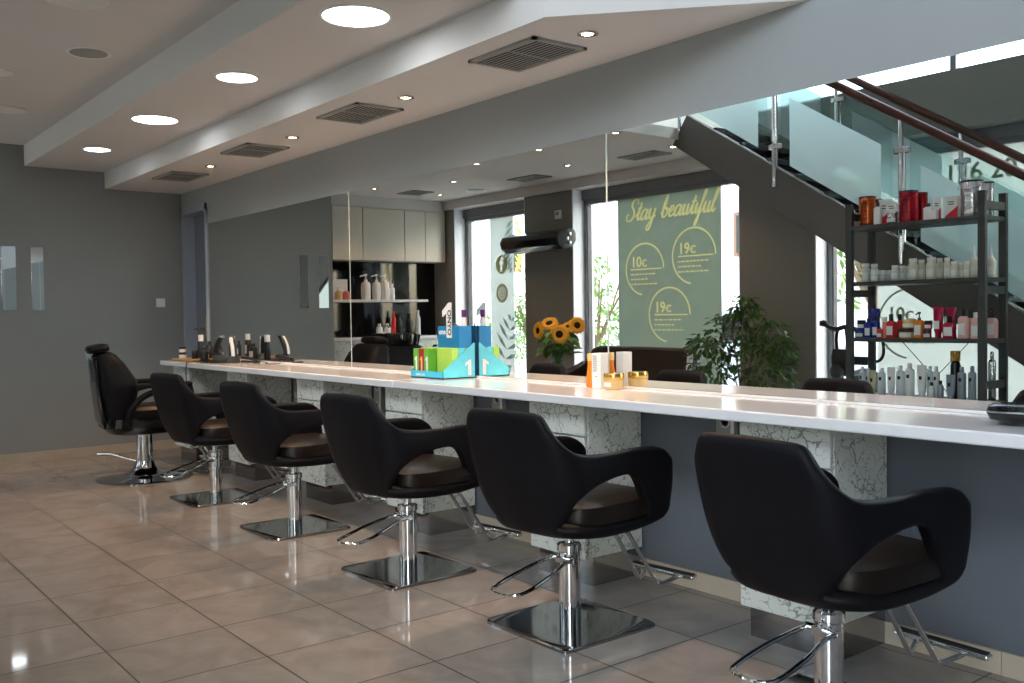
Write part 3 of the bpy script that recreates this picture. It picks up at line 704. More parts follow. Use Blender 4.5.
put('hair_mask_jar', 930, 7.5, 9, Z3, 'crimson', 'crimson jar right of the amber bottle, lower of two', cat='jar', kind='jar', cap='plastic', label='labelw', y=.40)
bottle('hair_mask_jar', (RXu(931, .40), .40, Z3 + 9 * PXM + .001), .05, .058, 'crimson', 'small crimson jar on top of the other crimson jar', cat='jar', kind='jar', cap='plastic', label='labelw')
put('conditioner_tube', 940.5, 10, 31, Z3, 'crimson', 'left tall crimson tube on the third shelf', cat='tube', kind='tube', y=.37, label='labelw')
put('conditioner_tube', 953, 10, 30, Z3, 'crimson', 'right tall crimson tube behind the crimson bottle', cat='tube', kind='tube', y=.26)
put('shampoo_bottle', 951, 11, 22, Z3, 'crimson', 'wide crimson bottle with black cap and white label', cap='plastic', kind='square', caph=.3, label='labelw', y=.40)
put('shampoo_bottle', 964, 8.5, 29, Z3, 'pink', 'pink bottle with black pump next to the crimson bottle', cap='plastic', kind='square', caph=.26, label='labelw', y=.38)
put('shampoo_bottle', 970.5, 7, 28, Z3, 'pink', 'pink bottle with a black nozzle behind the white capped pink one', cap='plastic', kind='square', caph=.3, y=.27)
put('shampoo_bottle', 975, 8, 25, Z3, 'pink', 'pink bottle with white cap left of the right rack post', cap='whitep', kind='square', caph=.2, label='labelw', y=.40)
put('shampoo_bottle', 991, 10, 28, Z3, 'pink', 'wide pink pump bottle between the two right hand rack posts', cap='plastic', kind='pump', label='labelw', y=.21)
# bottom visible shelf : white aerosols
k4 = [(863, 7, 30, .41, 'lgrey', 'aerosol'), (869, 7, 28, .36, 'lgrey', 'aerosol'), (874, 8, 26, .39, 'beige', 'tube'), (883.5, 8, 29, .38, 'lgrey', 'aerosol'), (893.5, 8.5, 30, .38, 'whitep', 'tube'), (903, 8.5, 32, .38, 'lgrey', 'aerosol'),
      (912.5, 9, 35, .39, 'whitep', 'aerosol'), (924.5, 9.5, 33, .38, 'whitep', 'tube'), (932.5, 6.5, 32, .32, 'lgrey', 'aerosol'), (938.5, 6.5, 32, .31, 'whitep', 'aerosol')]
od = ['first', 'second', 'third', 'fourth', 'fifth', 'sixth', 'seventh', 'eighth', 'ninth', 'tenth']
for (u, w, h, y, m_, kd), o_ in zip(k4, od):
    bn = 'styling_tube' if kd == 'tube' else 'styling_spray'
    put(bn, u, w, h, Z4, m_, ('beige gold tube, third in the row on the bottom visible shelf' if m_ == 'beige' else '%s white %s from the left end of the bottom visible shelf' % (o_, 'tube' if kd == 'tube' else 'spray can')),
        cat='tube' if kd == 'tube' else 'spray can', kind=kd, cap='whitep', y=y, ink=True, grp='white styling products on the bottom visible shelf')
for (u, w, h, y, kd, m_, lab) in ((934, 6, 17, .42, 'round', 'clearp', 'small clear spray bottle in front of the white spray cans'), (942.5, 6, 19, .41, 'round', 'greyp', 'short blue grey bottle in the middle of the bottom shelf'),
        (952, 9, 25, .40, 'tube', 'greyp', 'blue grey tube below the black and gold can'), (962.5, 8, 33, .38, 'aerosol', 'greyp', 'tall blue grey spray can on the bottom shelf'), (972, 7.5, 34, .38, 'aerosol', 'greyp', 'grey spray can nearest the right front rack post')):
    put('styling_bottle', u, w, h, Z4, m_, lab, kind=kd, y=y, ink=(kd != 'round'), cap='plastic' if kd == 'round' else m_)
t = put('hair_spray_can', 957, 9.5, 40, Z4, 'plastic', 'tall black spray can with a gold cap on the bottom shelf', cat='spray can', y=.24, caph=.02)
for ch in t.children:
    if ch.name.startswith('cap'): bpy.data.objects.remove(ch)
H_ = 40 * PXM; MB().lathe([(.031, H_ * .93), (.033, H_ * .94), (.033, H_ * 1.17), (.028, H_ * 1.18), (0, H_ * 1.18)], 20).build('cap', 'gold', t)
put('hair_spray_can', 991, 7, 47, Z4, 'silver', 'tall slim silver can between the right rack posts', cat='spray can', kind='aerosol', y=.20)
# lower shelf stays empty (never visible)

# ------------------------------------------------------------------ staircase
def staircase():
    t = thing('staircase', 'dark steel staircase with glass balustrade and red-brown wooden handrails, seen in the mirror', 'staircase', (0, 0, 0))
    sl = -.6205
    def zt(x): return 3.03 + sl * (x + 5.77)
    def stringer(y0, y1):
        pts = [(-5.96, 2.815), (-5.77, 3.05), (-5.45, zt(-5.45))]
        pts += [(-.90, zt(-.90)), (-.88, 0), (-1.45, 0)]
        m = MB(); m.prism([(-5.96, 2.80), (-5.79, 3.045), (-.887, .001), (-1.47, .001)], y0, y1); return m
    stringer(-.05, -.01).build('stringer', 'stair', t, bevel=.004)
    stringer(-.87, -.83).build('stringer', 'stair', t, bevel=.004)
    n = 17
    for i in range(n):
        x = -5.62 + i * .277; z = zt(x) - .045
        if z < .06: break
        m = MB(); m.box(x - .16, x + .14, -.826, -.054, z - .045, z); m.build('tread', 'tread', t, bevel=.004)
    # closed underside
    m = MB(); m.prism([(-5.80, 2.72), (-5.70, 2.86), (-1.45, .222), (-1.60, .13)], -.826, -.054); m.build('soffit_plate', 'stair', t)
    # steel edge strip on the near stringer
    m = MB(); m.prism([(-5.79, 3.047), (-5.79, 3.057), (-.90, .022), (-.90, .012)], -.052, -.008); m.build('edge_strip', 'steel', t)
    for y, inner in ((.012, 1), (-.892, -1)):
        for x in (-5.86, -4.83, -3.72, -2.62, -1.55):
            ztop = zt(x) + .90
            m = MB(); m.tube([(x, y, zt(x) - .16), (x, y, ztop)], .019, 16); m.tube([(x + .034, y + .012 * inner, zt(x) + .0), (x + .034, y + .012 * inner, zt(x) + .70)], .009, 8); m.build('post', 'chrome', t)
            for cz_ in (.17, .67):
                m = MB(); m.super([(.05, .012, x + .01, y, zt(x) + cz_ - .024), (.068, .024, x + .01, y, zt(x) + cz_ - .018), (.068, .024, x + .01, y, zt(x) + cz_ + .018), (.05, .012, x + .01, y, zt(x) + cz_ + .024)], e=2.2, n=28); m.build('glass_clamp', 'steel', t)
        for x0, x1 in ((-5.80, -4.90), (-4.76, -3.79), (-3.65, -2.69), (-2.55, -1.62)):
            m = MB(); m.prism([(x0, zt(x0) + .04), (x1, zt(x1) + .04), (x1, zt(x1) + .80), (x0, zt(x0) + .80)], y - .005, y + .005); g = m.build('glass_panel', 'sglass', t)
            a, b = x0 + .085, x1 - .085
            m = MB(); m.prism([(a, zt(a) + .09), (b, zt(b) + .09), (b, zt(b) + .64), (a, zt(a) + .64)], y + .0055, y + .0065); m.build('frosted_band', 'frost', g)
        m = MB(); a, b = -5.95, -1.35
        for q in (0,):
            m.tube([(a, y, zt(a) + .92), (b, y, zt(b) + .92)], .032, 14)
        m.build('handrail', 'rail', t)
staircase()

# ------------------------------------------------------------------ windows
def window(n, x0, x1, z0, z1, mull=(), y=YW):
    f = MB(); e = .05
    f.box(x0, x0 + e, y - .04, y + .04, z0, z1); f.box(x1 - e, x1, y - .04, y + .04, z0, z1); f.box(x0, x1, y - .04, y + .04, z0, z0 + e); f.box(x0, x1, y - .04, y + .04, z1 - e, z1)
    for m_ in mull: f.box(m_ - .025, m_ + .025, y - .035, y + .035, z0 + e, z1 - e)
    o = struct('window_%d' % n, f, 'frame', bevel=.003)
    B(x0 + e, x1 - e, y - .003, y + .003, z0 + e, z1 - e).build('pane', 'glass', o, smooth=False)
    g = MB(); g.box(x0 + e, x0 + e + .012, y - .02, y + .038, z0 + e, z1 - e); g.build('gasket', 'darkframe', o, smooth=False)
    return o
w1 = window(1, -10.745, -9.232, .06, 2.60)
w2 = window(2, -8.33, -5.924, .06, 2.60)
w3 = window(3, -5.058, 1.6, .06, 2.60, (-2.2, -.3))
w4 = window(4, -5.9, XR - .3, 3.17, 5.1, (-3.95, -1.0), y=-1.25)

def euro(mb, size, X, off=0., ext=.0006):
    text_mb(mb, 'C', size, X, off=off, ext=ext)
    for zz in (.29, .42): mb.box(-size * .06, size * .42, size * zz - size * .03, size * zz + size * .03, -ext * .9, ext * .9, X=X)
def weld(o):
    import bmesh
    bm = bmesh.new(); bm.from_mesh(o.data); bmesh.ops.remove_doubles(bm, verts=bm.verts, dist=2e-5); bmesh.ops.recalc_face_normals(bm, faces=bm.faces); bm.to_mesh(o.data); bm.free()
def cut_mesh(f, cutter, wd=True, op='DIFFERENCE'):
    c = cutter.build('cutter', f.data.materials[0], smooth=False)
    if wd: weld(c)
    k = f.modifiers.new('cut', 'BOOLEAN'); k.operation = op; k.solver = 'EXACT'; k.use_self = True; k.object = c
    bpy.context.view_layer.update()
    me = bpy.data.meshes.new_from_object(f.evaluated_get(bpy.context.evaluated_depsgraph_get()))
    f.modifiers.clear()
    if len(me.polygons) > 8: f.data = me
    bpy.data.objects.remove(c)
def cut_film(x0, x1, z0, z1, cutter, name, m_, par):
    # the film is really cut out where the lettering stands
    f = B(x0, x1, FY, FY + .001, z0, z1).build(name, m_, par, smooth=False)
    c = cutter.build('cutter', m_, smooth=False); weld(c)
    k = f.modifiers.new('cut', 'BOOLEAN'); k.operation = 'DIFFERENCE'; k.solver = 'EXACT'; k.use_self = True; k.object = c
    bpy.context.view_layer.update()
    me = bpy.data.meshes.new_from_object(f.evaluated_get(bpy.context.evaluated_depsgraph_get()))
    f.modifiers.clear()
    if len(me.polygons) > 20: f.data = me
    bpy.data.objects.remove(c)
    return f

# window 1 film with the two round social icons and leaf print
FY = YW + .0045
def ring(mb, cx, cz, r, w_, a0, a1, y=FY + .0012, mi=0, n=48):
    vs = []; 
    for k in range(n + 1):
        a = a0 + (a1 - a0) * k / n
        for rr in (r - w_ / 2, r + w_ / 2): vs.append((cx + rr * math.cos(a), y, cz + rr * math.sin(a)))
    mb.add(vs, [(2 * k, 2 * k + 1, 2 * k + 3, 2 * k + 2) for k in range(n)], mi)
def disc_(mb, cx, cz, r, y=FY + .0012, mi=0, n=36):
    mb.add([(cx + r * math.cos(2 * PI * k / n), y, cz + r * math.sin(2 * PI * k / n)) for k in range(n)], [tuple(range(n))], mi)
def TX(x, z, y=FY + .0020): return Matrix.Translation((x, y, z)) @ Matrix.Rotation(PI / 2, 4, 'X')
t = thing('window_film', 'pale film strip with two round social icons and leaf prints on the far window', 'window film')
B(-10.22, -9.72, FY, FY + .001, .11, 2.55).build('film', 'filmw', t, smooth=False)
def solid_disc(mb, cx, cz, r, y0, y1, n=40):
    mb.prism([(cx + r * math.cos(2 * PI * k / n), cz + r * math.sin(2 * PI * k / n)) for k in range(n)], y0, y1)
for zc, gl in ((1.93, 0), (1.55, 1)):
    d_ = MB(); solid_disc(d_, -9.975, zc, .125, FY + .0012, FY + .002); d_ = d_.build('icon_disc', 'letter', t, smooth=False)
    c_ = MB()
    if gl == 0: text_mb(c_, 'f', .26, TX(-10.015, 1.845, FY + .0016), off=.010, ext=.01)
    else:
        for rr_, w_ in ((.072, .014), (.034, .013)):
            n_ = 40; vs = []
            for k in range(n_):
                a = 2 * PI * k / n_
                for q_, y_ in ((rr_ - w_ / 2, FY - .01), (rr_ + w_ / 2, FY - .01), (rr_ + w_ / 2, FY + .01), (rr_ - w_ / 2, FY + .01)): vs.append((-9.975 + q_ * math.cos(a), y_, 1.55 + q_ * math.sin(a)))
            c_.add(vs, [(4 * k + j_, 4 * k + (j_ + 1) % 4, 4 * ((k + 1) % n_) + (j_ + 1) % 4, 4 * ((k + 1) % n_) + j_) for k in range(n_) for j_ in range(4)])
    cut_mesh(d_, c_)
def palm(mb, cx, cz, s, ang, n=9, y=FY + .0014, sides=(-1, 1), k0=.75):
    for k in range(n):
        u = k / (n - 1); bx, bz = cx + s * u * math.cos(ang), cz + s * u * math.sin(ang)
        L = s * .5 * math.sin(PI * (.2 + .7 * u))
        for sg in sides:
            a = ang + sg * (k0 + .2 * (1 - u)); tx, tz = bx + L * math.cos(a), bz + L * math.sin(a); wd = s * .05
            nx, nz = -math.sin(a) * wd, math.cos(a) * wd; mxx, mzz = (bx * .5 + tx * .5), (bz * .5 + tz * .5)
            mb.add([(bx, y, bz), (mxx + nx, y, mzz + nz), (tx, y, tz), (mxx - nx, y, mzz - nz)], [(0, 1, 2, 3)])
b = MB(); palm(b, -9.725, 2.50, .62, math.radians(-92), sides=(-1,)); palm(b, -9.96, .55, .66, math.radians(75), 6, k0=.9); b.build('leaf_print', 'leafprint', t, smooth=False)
b = MB(); palm(b, -9.715, 2.50, .62, math.radians(-88), sides=(1,)); palm(b, -10.24, .45, .66, math.radians(92), 6, sides=(1,)); b.build('yellow_leaf_print', 'yellowprint', t, smooth=False)

# window 2 film
GL = dict(
 S=([(1.15, 1.55), (1.0, 2.05), (.5, 1.98), (.35, 1.5), (.7, 1.05), (.9, .55), (.55, .02), (.05, .05), (-.12, .5), (.12, .66)],), 
 t=([(-.1, .3), (.2, .9), (.38, 1.7), (.22, .5), (.34, .02), (.66, .3)], [(.0, 1.15), (.62, 1.2)]),
 a=([(.75, .85), (.45, 1.), (.1, .7), (.08, .2), (.32, .0), (.62, .35), (.78, 1.)], [(.78, 1.), (.7, .3), (.84, .0), (1.1, .3)]),
 y=([(-.05, .5), (.1, 1.), (.1, .35), (.3, .0), (.6, .35), (.76, 1.)], [(.76, 1.), (.62, -.1), (.4, -.95), (.1, -1.05), (.08, -.7), (.5, -.1), (.95, .3)]),
 b=([(-.05, .3), (.33, 1.2), (.45, 1.95), (.27, 1.9), (.13, .6), (.28, .0), (.66, .2), (.7, .75), (.42, .92), (.62, .68), (.95, .75)],),
 e=([(-.05, .3), (.45, .62), (.5, .95), (.25, .97), (.07, .4), (.3, .0), (.75, .3)],),
 u=([(-.05, .4), (.1, 1.), (.08, .3), (.25, .0), (.5, .3), (.62, 1.)], [(.62, 1.), (.55, .3), (.7, .0), (.95, .3)]),
 i=([(-.05, .4), (.12, 1.), (.08, .3), (.22, .0), (.45, .3)], [(.2, 1.4), (.22, 1.46)]),
 f=([(-.05, .3), (.38, 1.3), (.55, 2.), (.38, 1.95), (.22, .7), (.1, -.6), (-.08, -1.1), (-.12, -.75), (.25, -.05), (.6, .4)],),
 l=([(-.05, .3), (.35, 1.3), (.45, 2.), (.25, 1.85), (.1, .5), (.28, .0), (.55, .3)],))
ADV = dict(S=1.25, t=.62, a=1.05, y=.95, b=.92, e=.72, u=.92, i=.42, f=.6, l=.55)
ADV[' '] = .75
def script(mb, s, x, z, u, y=FY + .0016):
    for ch in s:
        for st in GL.get(ch, ()):
            P = catmull([(a + .32 * b_, b_, 0) for a, b_ in st], 6)
            vs = []; 
            for k, p in enumerate(P):
                q = P[min(k + 1, len(P) - 1)] - P[max(k - 1, 0)]
                if q.length < 1e-6: q = Vector((1, 0, 0))
                q.normalize(); wd = (.065 + .065 * abs(q.y) * (1 if q.y < 0 else .35)) 
                nx, nz = -q.y * wd, q.x * wd
                vs += [(x + (p.x + nx) * u, y, z + (p.y + nz) * u), (x + (p.x - nx) * u, y, z + (p.y - nz) * u)]
                y += .000002
            mb.add(vs, [(2 * k, 2 * k + 1, 2 * k + 3, 2 * k + 2) for k in range(len(P) - 1)])
        x += ADV[ch] * u
def solid_ring(mb, cx, cz, r, w_, a0, a1, y0, y1, n=48):
    vs = []
    for k in range(n + 1):
        a = a0 + (a1 - a0) * k / n
        for rr, y in ((r - w_ / 2, y0), (r + w_ / 2, y0), (r + w_ / 2, y1), (r - w_ / 2, y1)): vs.append((cx + rr * math.cos(a), y, cz + rr * math.sin(a)))
    fs = [(4 * k + j, 4 * k + (j + 1) % 4, 4 * k + 4 + (j + 1) % 4, 4 * k + 4 + j) for k in range(n) for j in range(4)] + [(0, 1, 2, 3), (4 * n, 4 * n + 1, 4 * n + 2, 4 * n + 3)]
    mb.add(vs, fs)
def solid_script(mb, s, x, z, u, y0, y1, dy=0.):
    for ch in s:
        for st in GL.get(ch, ()):
            P = catmull([(a + .32 * b_, b_, 0) for a, b_ in st], 6); vs = []
            for k, p in enumerate(P):
                q = P[min(k + 1, len(P) - 1)] - P[max(k - 1, 0)]
                if q.length < 1e-6: q = Vector((1, 0, 0))
                q.normalize(); wd = (.065 + .065 * abs(q.y) * (1 if q.y < 0 else .35)); nx, nz = -q.y * wd, q.x * wd
                for sx, y in ((1, y0), (-1, y0), (-1, y1), (1, y1)): vs.append((x + (p.x + sx * nx) * u, y, z + (p.y + sx * nz) * u))
            y0 -= dy; y1 += dy * 1.3; n = len(P) - 1
            fs = [(4 * k + j, 4 * k + (j + 1) % 4, 4 * k + 4 + (j + 1) % 4, 4 * k + 4 + j) for k in range(n) for j in range(4)] + [(0, 1, 2, 3), (4 * n, 4 * n + 1, 4 * n + 2, 4 * n + 3)]
            mb.add(vs, fs)
        x += ADV[ch] * u
def price_marks(cx, cz, r, s, y0, y1, seed):
    rnd = random.Random(seed); b = MB(); solid_ring(b, cx, cz, r, .018, 0, math.radians(262), y0, y1)
    b.box(cx - r * .74, cx + r * .9, y0, y1, cz - .007, cz + .007)
    e = (y1 - y0) / 2; ym = (y0 + y1) / 2
    text_mb(b, s, .16, TX(cx - r * .72, cz + .03, ym), off=.004, ext=e); euro(b, .11, TX(cx - r * .72 + .165, cz + .03, ym), off=.003, ext=e)
    for k in range(3):
        x = cx - r * .74; z = cz - .055 - k * .055; L = (r * 1.25, r * .95, r * 1.35)[k]
        while x < cx - r * .74 + L:
            w_ = rnd.uniform(.02, .06); b.box(x, x + w_, y0, y1, z - .007, z + .007); x += w_ + .012
    return b
t = thing('window_film', 'large green film reading Stay beautiful with three price circles on the window', 'window film')
PR = ((-7.39, 1.75, .285, '10'), (-6.68, 1.86, .295, '19'), (-7.03, 1.24, .295, '19'))
cut = MB(); cut2 = MB(); solid_script(cut2, 'Stay beautiful', -7.66, 2.30, .112, FY - .01, FY + .01, .0006)
for i, a in enumerate(PR):
    q = price_marks(*a, FY - .01, FY + .01, i); cut.add(q.v, q.f)
green = cut_film(-7.80, -6.31, .11, 2.55, cut, 'film', 'film', t); cut_mesh(green, cut2, False)
sheet = B(-7.79, -6.315, FY + .0002, FY + .0008, 2.12, 2.549).build('script_lettering', 'letter', t, smooth=False); cut_mesh(sheet, cut2, False, 'INTERSECT')
for i, a in enumerate(PR): price_marks(*a, FY + .0002, FY + .0008, i).build('price_circle', 'letter', t, smooth=False)
t = thing('window_film', 'pale film with a ten euro circle and phone number behind the product rack', 'window film')
B(-4.58, -.2, FY, FY + .001, .11, 2.549).build('film', 'filmw', t, smooth=False)
price_marks(-4.27, 1.14, .30, '10', FY + .0012, FY + .0018, 7).build('price_circle', 'letterw', t, smooth=False)
price_marks(-3.2, 1.14, .30, '19', FY + .0012, FY + .0018, 8).build('price_circle', 'letterw', t, smooth=False)
b = MB(); text_mb(b, '6126 20', .21, TX(-4.08, 2.30), off=.004); b.build('phone_number', 'letterw', t, smooth=False)

# ------------------------------------------------------------------ cream cabinets and wash corner
def doors():
    ys = [1.66, 1.10, .86, .415, -.225, -.555, -.885]
    for i, (a, b_) in enumerate(zip(ys, ys[1:])):
        lab = ['cream wall cabinet hidden beside the grey wall end', 'narrow cream wall cabinet next to the grey wall end', 'cream wall cabinet second from the left in the mirror', 'widest cream wall cabinet in the middle of the row',
               'cream wall cabinet second from the window', 'cream wall cabinet closest to the far window'][i]
        t = thing('wall_cabinet', lab, 'cabinet', (-11.12, (a + b_) / 2, 2.0), 0, 'cream wall cabinets'); h = (a - b_) / 2
        B(-.17, .165, -h + .001, h - .001, .0, .69).build('body', 'cabinet', t)
        B(.167, .19, -h + .004, h - .004, .004, .686).build('door', 'cabinet', t, bevel=.003)
doors()
struct('trim_11', B(-11.3, -10.95, -.885, 1.66, 2.692, ZC), 'white', smooth=False)
o = B(-11.298, -11.24, -.90, 1.658, 1.0, 2.0).build('splashback', 'gloss', smooth=False); tag(o, 'glossy black splashback panel below the cream wall cabinets', 'splashback')
o = B(-11.238, -10.80, -.50, 1.655, 1.455, 1.485).build('wall_shelf', 'whitep', bevel=.003); tag(o, 'thin white shelf on the black splashback holding pump bottles', 'shelf')
t = thing('wash_cabinet', 'crackle-painted base cabinet with white top under the black splashback', 'cabinet', (-11.0, 0, 0))
B(-.238, .25, -.88, 1.65, 0, .96).build('body', 'crack', t); B(-.238, .27, -.88, 1.65, .961, 1.0).build('top', 'counter', t, bevel=.004)
def xz(name, y, w, h, body, lab, **k): return bottle(name, (-10.93, y, 1.486), w, h, body, lab, **k)
xz('pump_bottle', .385, .125, .335, 'whitep', 'large white pump bottle, left of the three on the white shelf', kind='pump', label='labelw')
xz('pump_bottle', .225, .115, .335, 'whitep', 'middle large white pump bottle on the white shelf', kind='pump', label='labelw')
xz('pump_bottle', .095, .115, .335, 'whitep', 'right large white pump bottle on the white shelf', kind='pump', label='labelw')
xz('spray_bottle', -.01, .075, .21, 'whitep', 'small white spray bottle right of the pump bottles', cap='whitep')
o = B(-11.20, -10.99, .62, .87, 1.486, 1.75).build('gift_carton', 'ledoff', bevel=.002); tag(o, 'white carton behind the amber and red flasks on the white shelf', 'carton')
for y, m_, lab in ((.80, 'goldp', 'small amber flask in front of the white carton'), (.69, 'coral', 'small red flask in front of the white carton')):
    t = bottle('flask', (-10.9, y, 1.486), .09, .16, m_, lab, neck=.25, caph=.3, cap='whitep')
for y, w_, h, m_, lab in ((.24, .085, .17, 'whitep', 'white tub on the wash cabinet, left'), (.12, .085, .17, 'whitep', 'white tub on the wash cabinet, right'), (.02, .06, .33, 'redp', 'orange-red bottle on the wash cabinet'),
                          (-.06, .09, .30, 'plastic', 'left tall black bottle on the wash cabinet'), (-.22, .09, .30, 'plastic', 'right tall black bottle on the wash cabinet'), (-.36, .07, .34, 'clearp', 'clear bottle at the right of the wash cabinet')):
    bottle('salon_bottle', (-10.85, y, 1.001), w_, h, m_, lab, cap='whitep' if m_ == 'whitep' else None)
# backwash units
def backwash(x, y, rz, lab, grp='black backwash units'):
    t = thing('backwash_unit', lab, 'backwash unit', (x, y, 0), rz, grp)
    b = MB(); b.super([(.30, .26, 0, 0, 0), (.32, .28, 0, 0, .02), (.32, .28, 0, 0, .86), (.30, .26, 0, 0, .90)], e=7); b.build('pedestal', 'gloss', t)
    b = MB(); b.super([(.20, .18, 0, .02, .86), (.28, .26, 0, .02, .93), (.30, .28, 0, .02, 1.04), (.29, .27, 0, .02, 1.06), (.25, .22, 0, .02, 1.05), (.16, .14, 0, .02, .93)], e=3.2); b.build('bowl', 'gloss', t)
    b = MB(); b.tube(catmull([(0, -.20, 1.0), (0, -.20, 1.12), (0, -.14, 1.16), (0, -.08, 1.13)], 5), .011, 10); b.build('tap', 'chrome', t)
    b = MB(); b.super([(.27, .26, 0, .62, .30), (.30, .30, 0, .62, .33), (.30, .30, 0, .62, .46), (.27, .27, 0, .62, .50)], e=5); b.build('seat', 'leather', t)
    X = Matrix.Translation((0, .36, .42)) @ Matrix.Rotation(math.radians(18), 4, 'X')
    b = MB(); b.super([(.27, .05, 0, 0, 0), (.29, .06, 0, 0, .05), (.28, .06, 0, 0, .48), (.22, .04, 0, 0, .53)], e=5, X=X); b.build('backrest', 'leather', t)
backwash(-9.9, .62, math.radians(-90), 'black backwash unit closest to the grey wall end')
backwash(-9.9, -.40, math.radians(-90), 'black backwash unit closest to the far window')

# ------------------------------------------------------------------ heater on the pillar, control box
t = thing('infrared_heater', 'long black infrared heater tilted out from the taupe pillar', 'heater', (-8.78, -.91, 2.14), 0)
prof = [(a * 1.1, b * 1.28) for a, b in [(.0, .045), (.02, .075), (.12, .085), (.23, .05), (.26, .0), (.24, -.06), (.16, -.10), (.05, -.075), (.0, -.02)]]
MB().prism(prof, -.50, .56, axis='x', X=Matrix.Translation((0, .07, 0))).build('housing', 'gloss', t, bevel=.008)
MB().prism([(a * .98 + .002, b * 1.04) for a, b in prof], .561, .580, axis='x', X=Matrix.Translation((0, .07, 0))).build('end_cap', 'plastic', t, bevel=.004)
b = MB(); b.box(-.42, .46, -.05, .05, -.122, -.114, X=Matrix.Translation((0, .16, .0)) @ Matrix.Rotation(.30, 4, 'X')); b.build('front_grille', 'grill', t)
b = MB(); [b.lathe([(.020, 0), (.020, .012), (.012, .014), (0, .014)], 16, X=Matrix.Translation((.581, .17 + dy, dz)) @ Matrix.Rotation(PI / 2, 4, 'Y')) for dy, dz in ((0, .045), (.04, -.01), (0, -.055))]; b.build('knob', 'steel', t)
b = MB(); b.box(-.1, .1, .0, .10, -.04, .03); b.build('wall_bracket', 'plastic', t)
o = B(-8.62, -8.52, YP, YP + .03, 2.40, 2.50).build('thermostat', 'ledoff', bevel=.004); tag(o, 'small pale control box on the taupe pillar above the heater', 'thermostat')
B(-8.60, -8.54, YP + .0305, YP + .033, 2.44, 2.48).build('display', 'vent', o)

# ------------------------------------------------------------------ waiting furniture seen in the mirror
def sofa():
    t = thing('waiting_sofa', 'dark brown waiting sofa with curved arms below the Stay beautiful window', 'sofa', (-7.12, -.42, 0))
    b = MB(); b.super([(.85, .30, 0, .05, .10), (.88, .33, 0, .05, .13), (.88, .33, 0, .05, .30)], e=8, n=48); b.build('base', 'brown', t)
    b = MB(); b.super([(.70, .26, 0, .08, .30), (.72, .28, 0, .08, .33), (.72, .28, 0, .08, .43), (.68, .25, 0, .08, .46)], e=7, n=48); b.build('seat_cushion', 'brown', t)
    b = MB(); b.prism([(-.86, .30), (.86, .30), (.80, .84), (.72, .90), (-.50, .91), (-.62, .88), (-.74, .74), (-.84, .62)], -.34, -.22); b.build('backrest', 'brown', t, bevel=.03, seg=3)
    for sx in (-1, 1):
        b = MB(); b.prism([(-.30, .1), (.33, .1), (.33, .50), (.10, .60), (-.20, .70), (-.30, .74)], sx * .80 - .06, sx * .80 + .06, axis='x'); b.build('armrest', 'brown', t, bevel=.03, seg=3)
    b = MB(); b.prism([(.79, .40), (.83, .40), (.90, .86), (.85, .86)], -.16, -.12); b.build('white_side_trim', 'whitep', t, bevel=.006)
    for x in (-.78, .78):
        for y in (-.2, .3): MB().lathe([(.02, 0), (.02, .10)], 12, cx=x, cy=y).build('leg', 'chrome', t)
sofa()
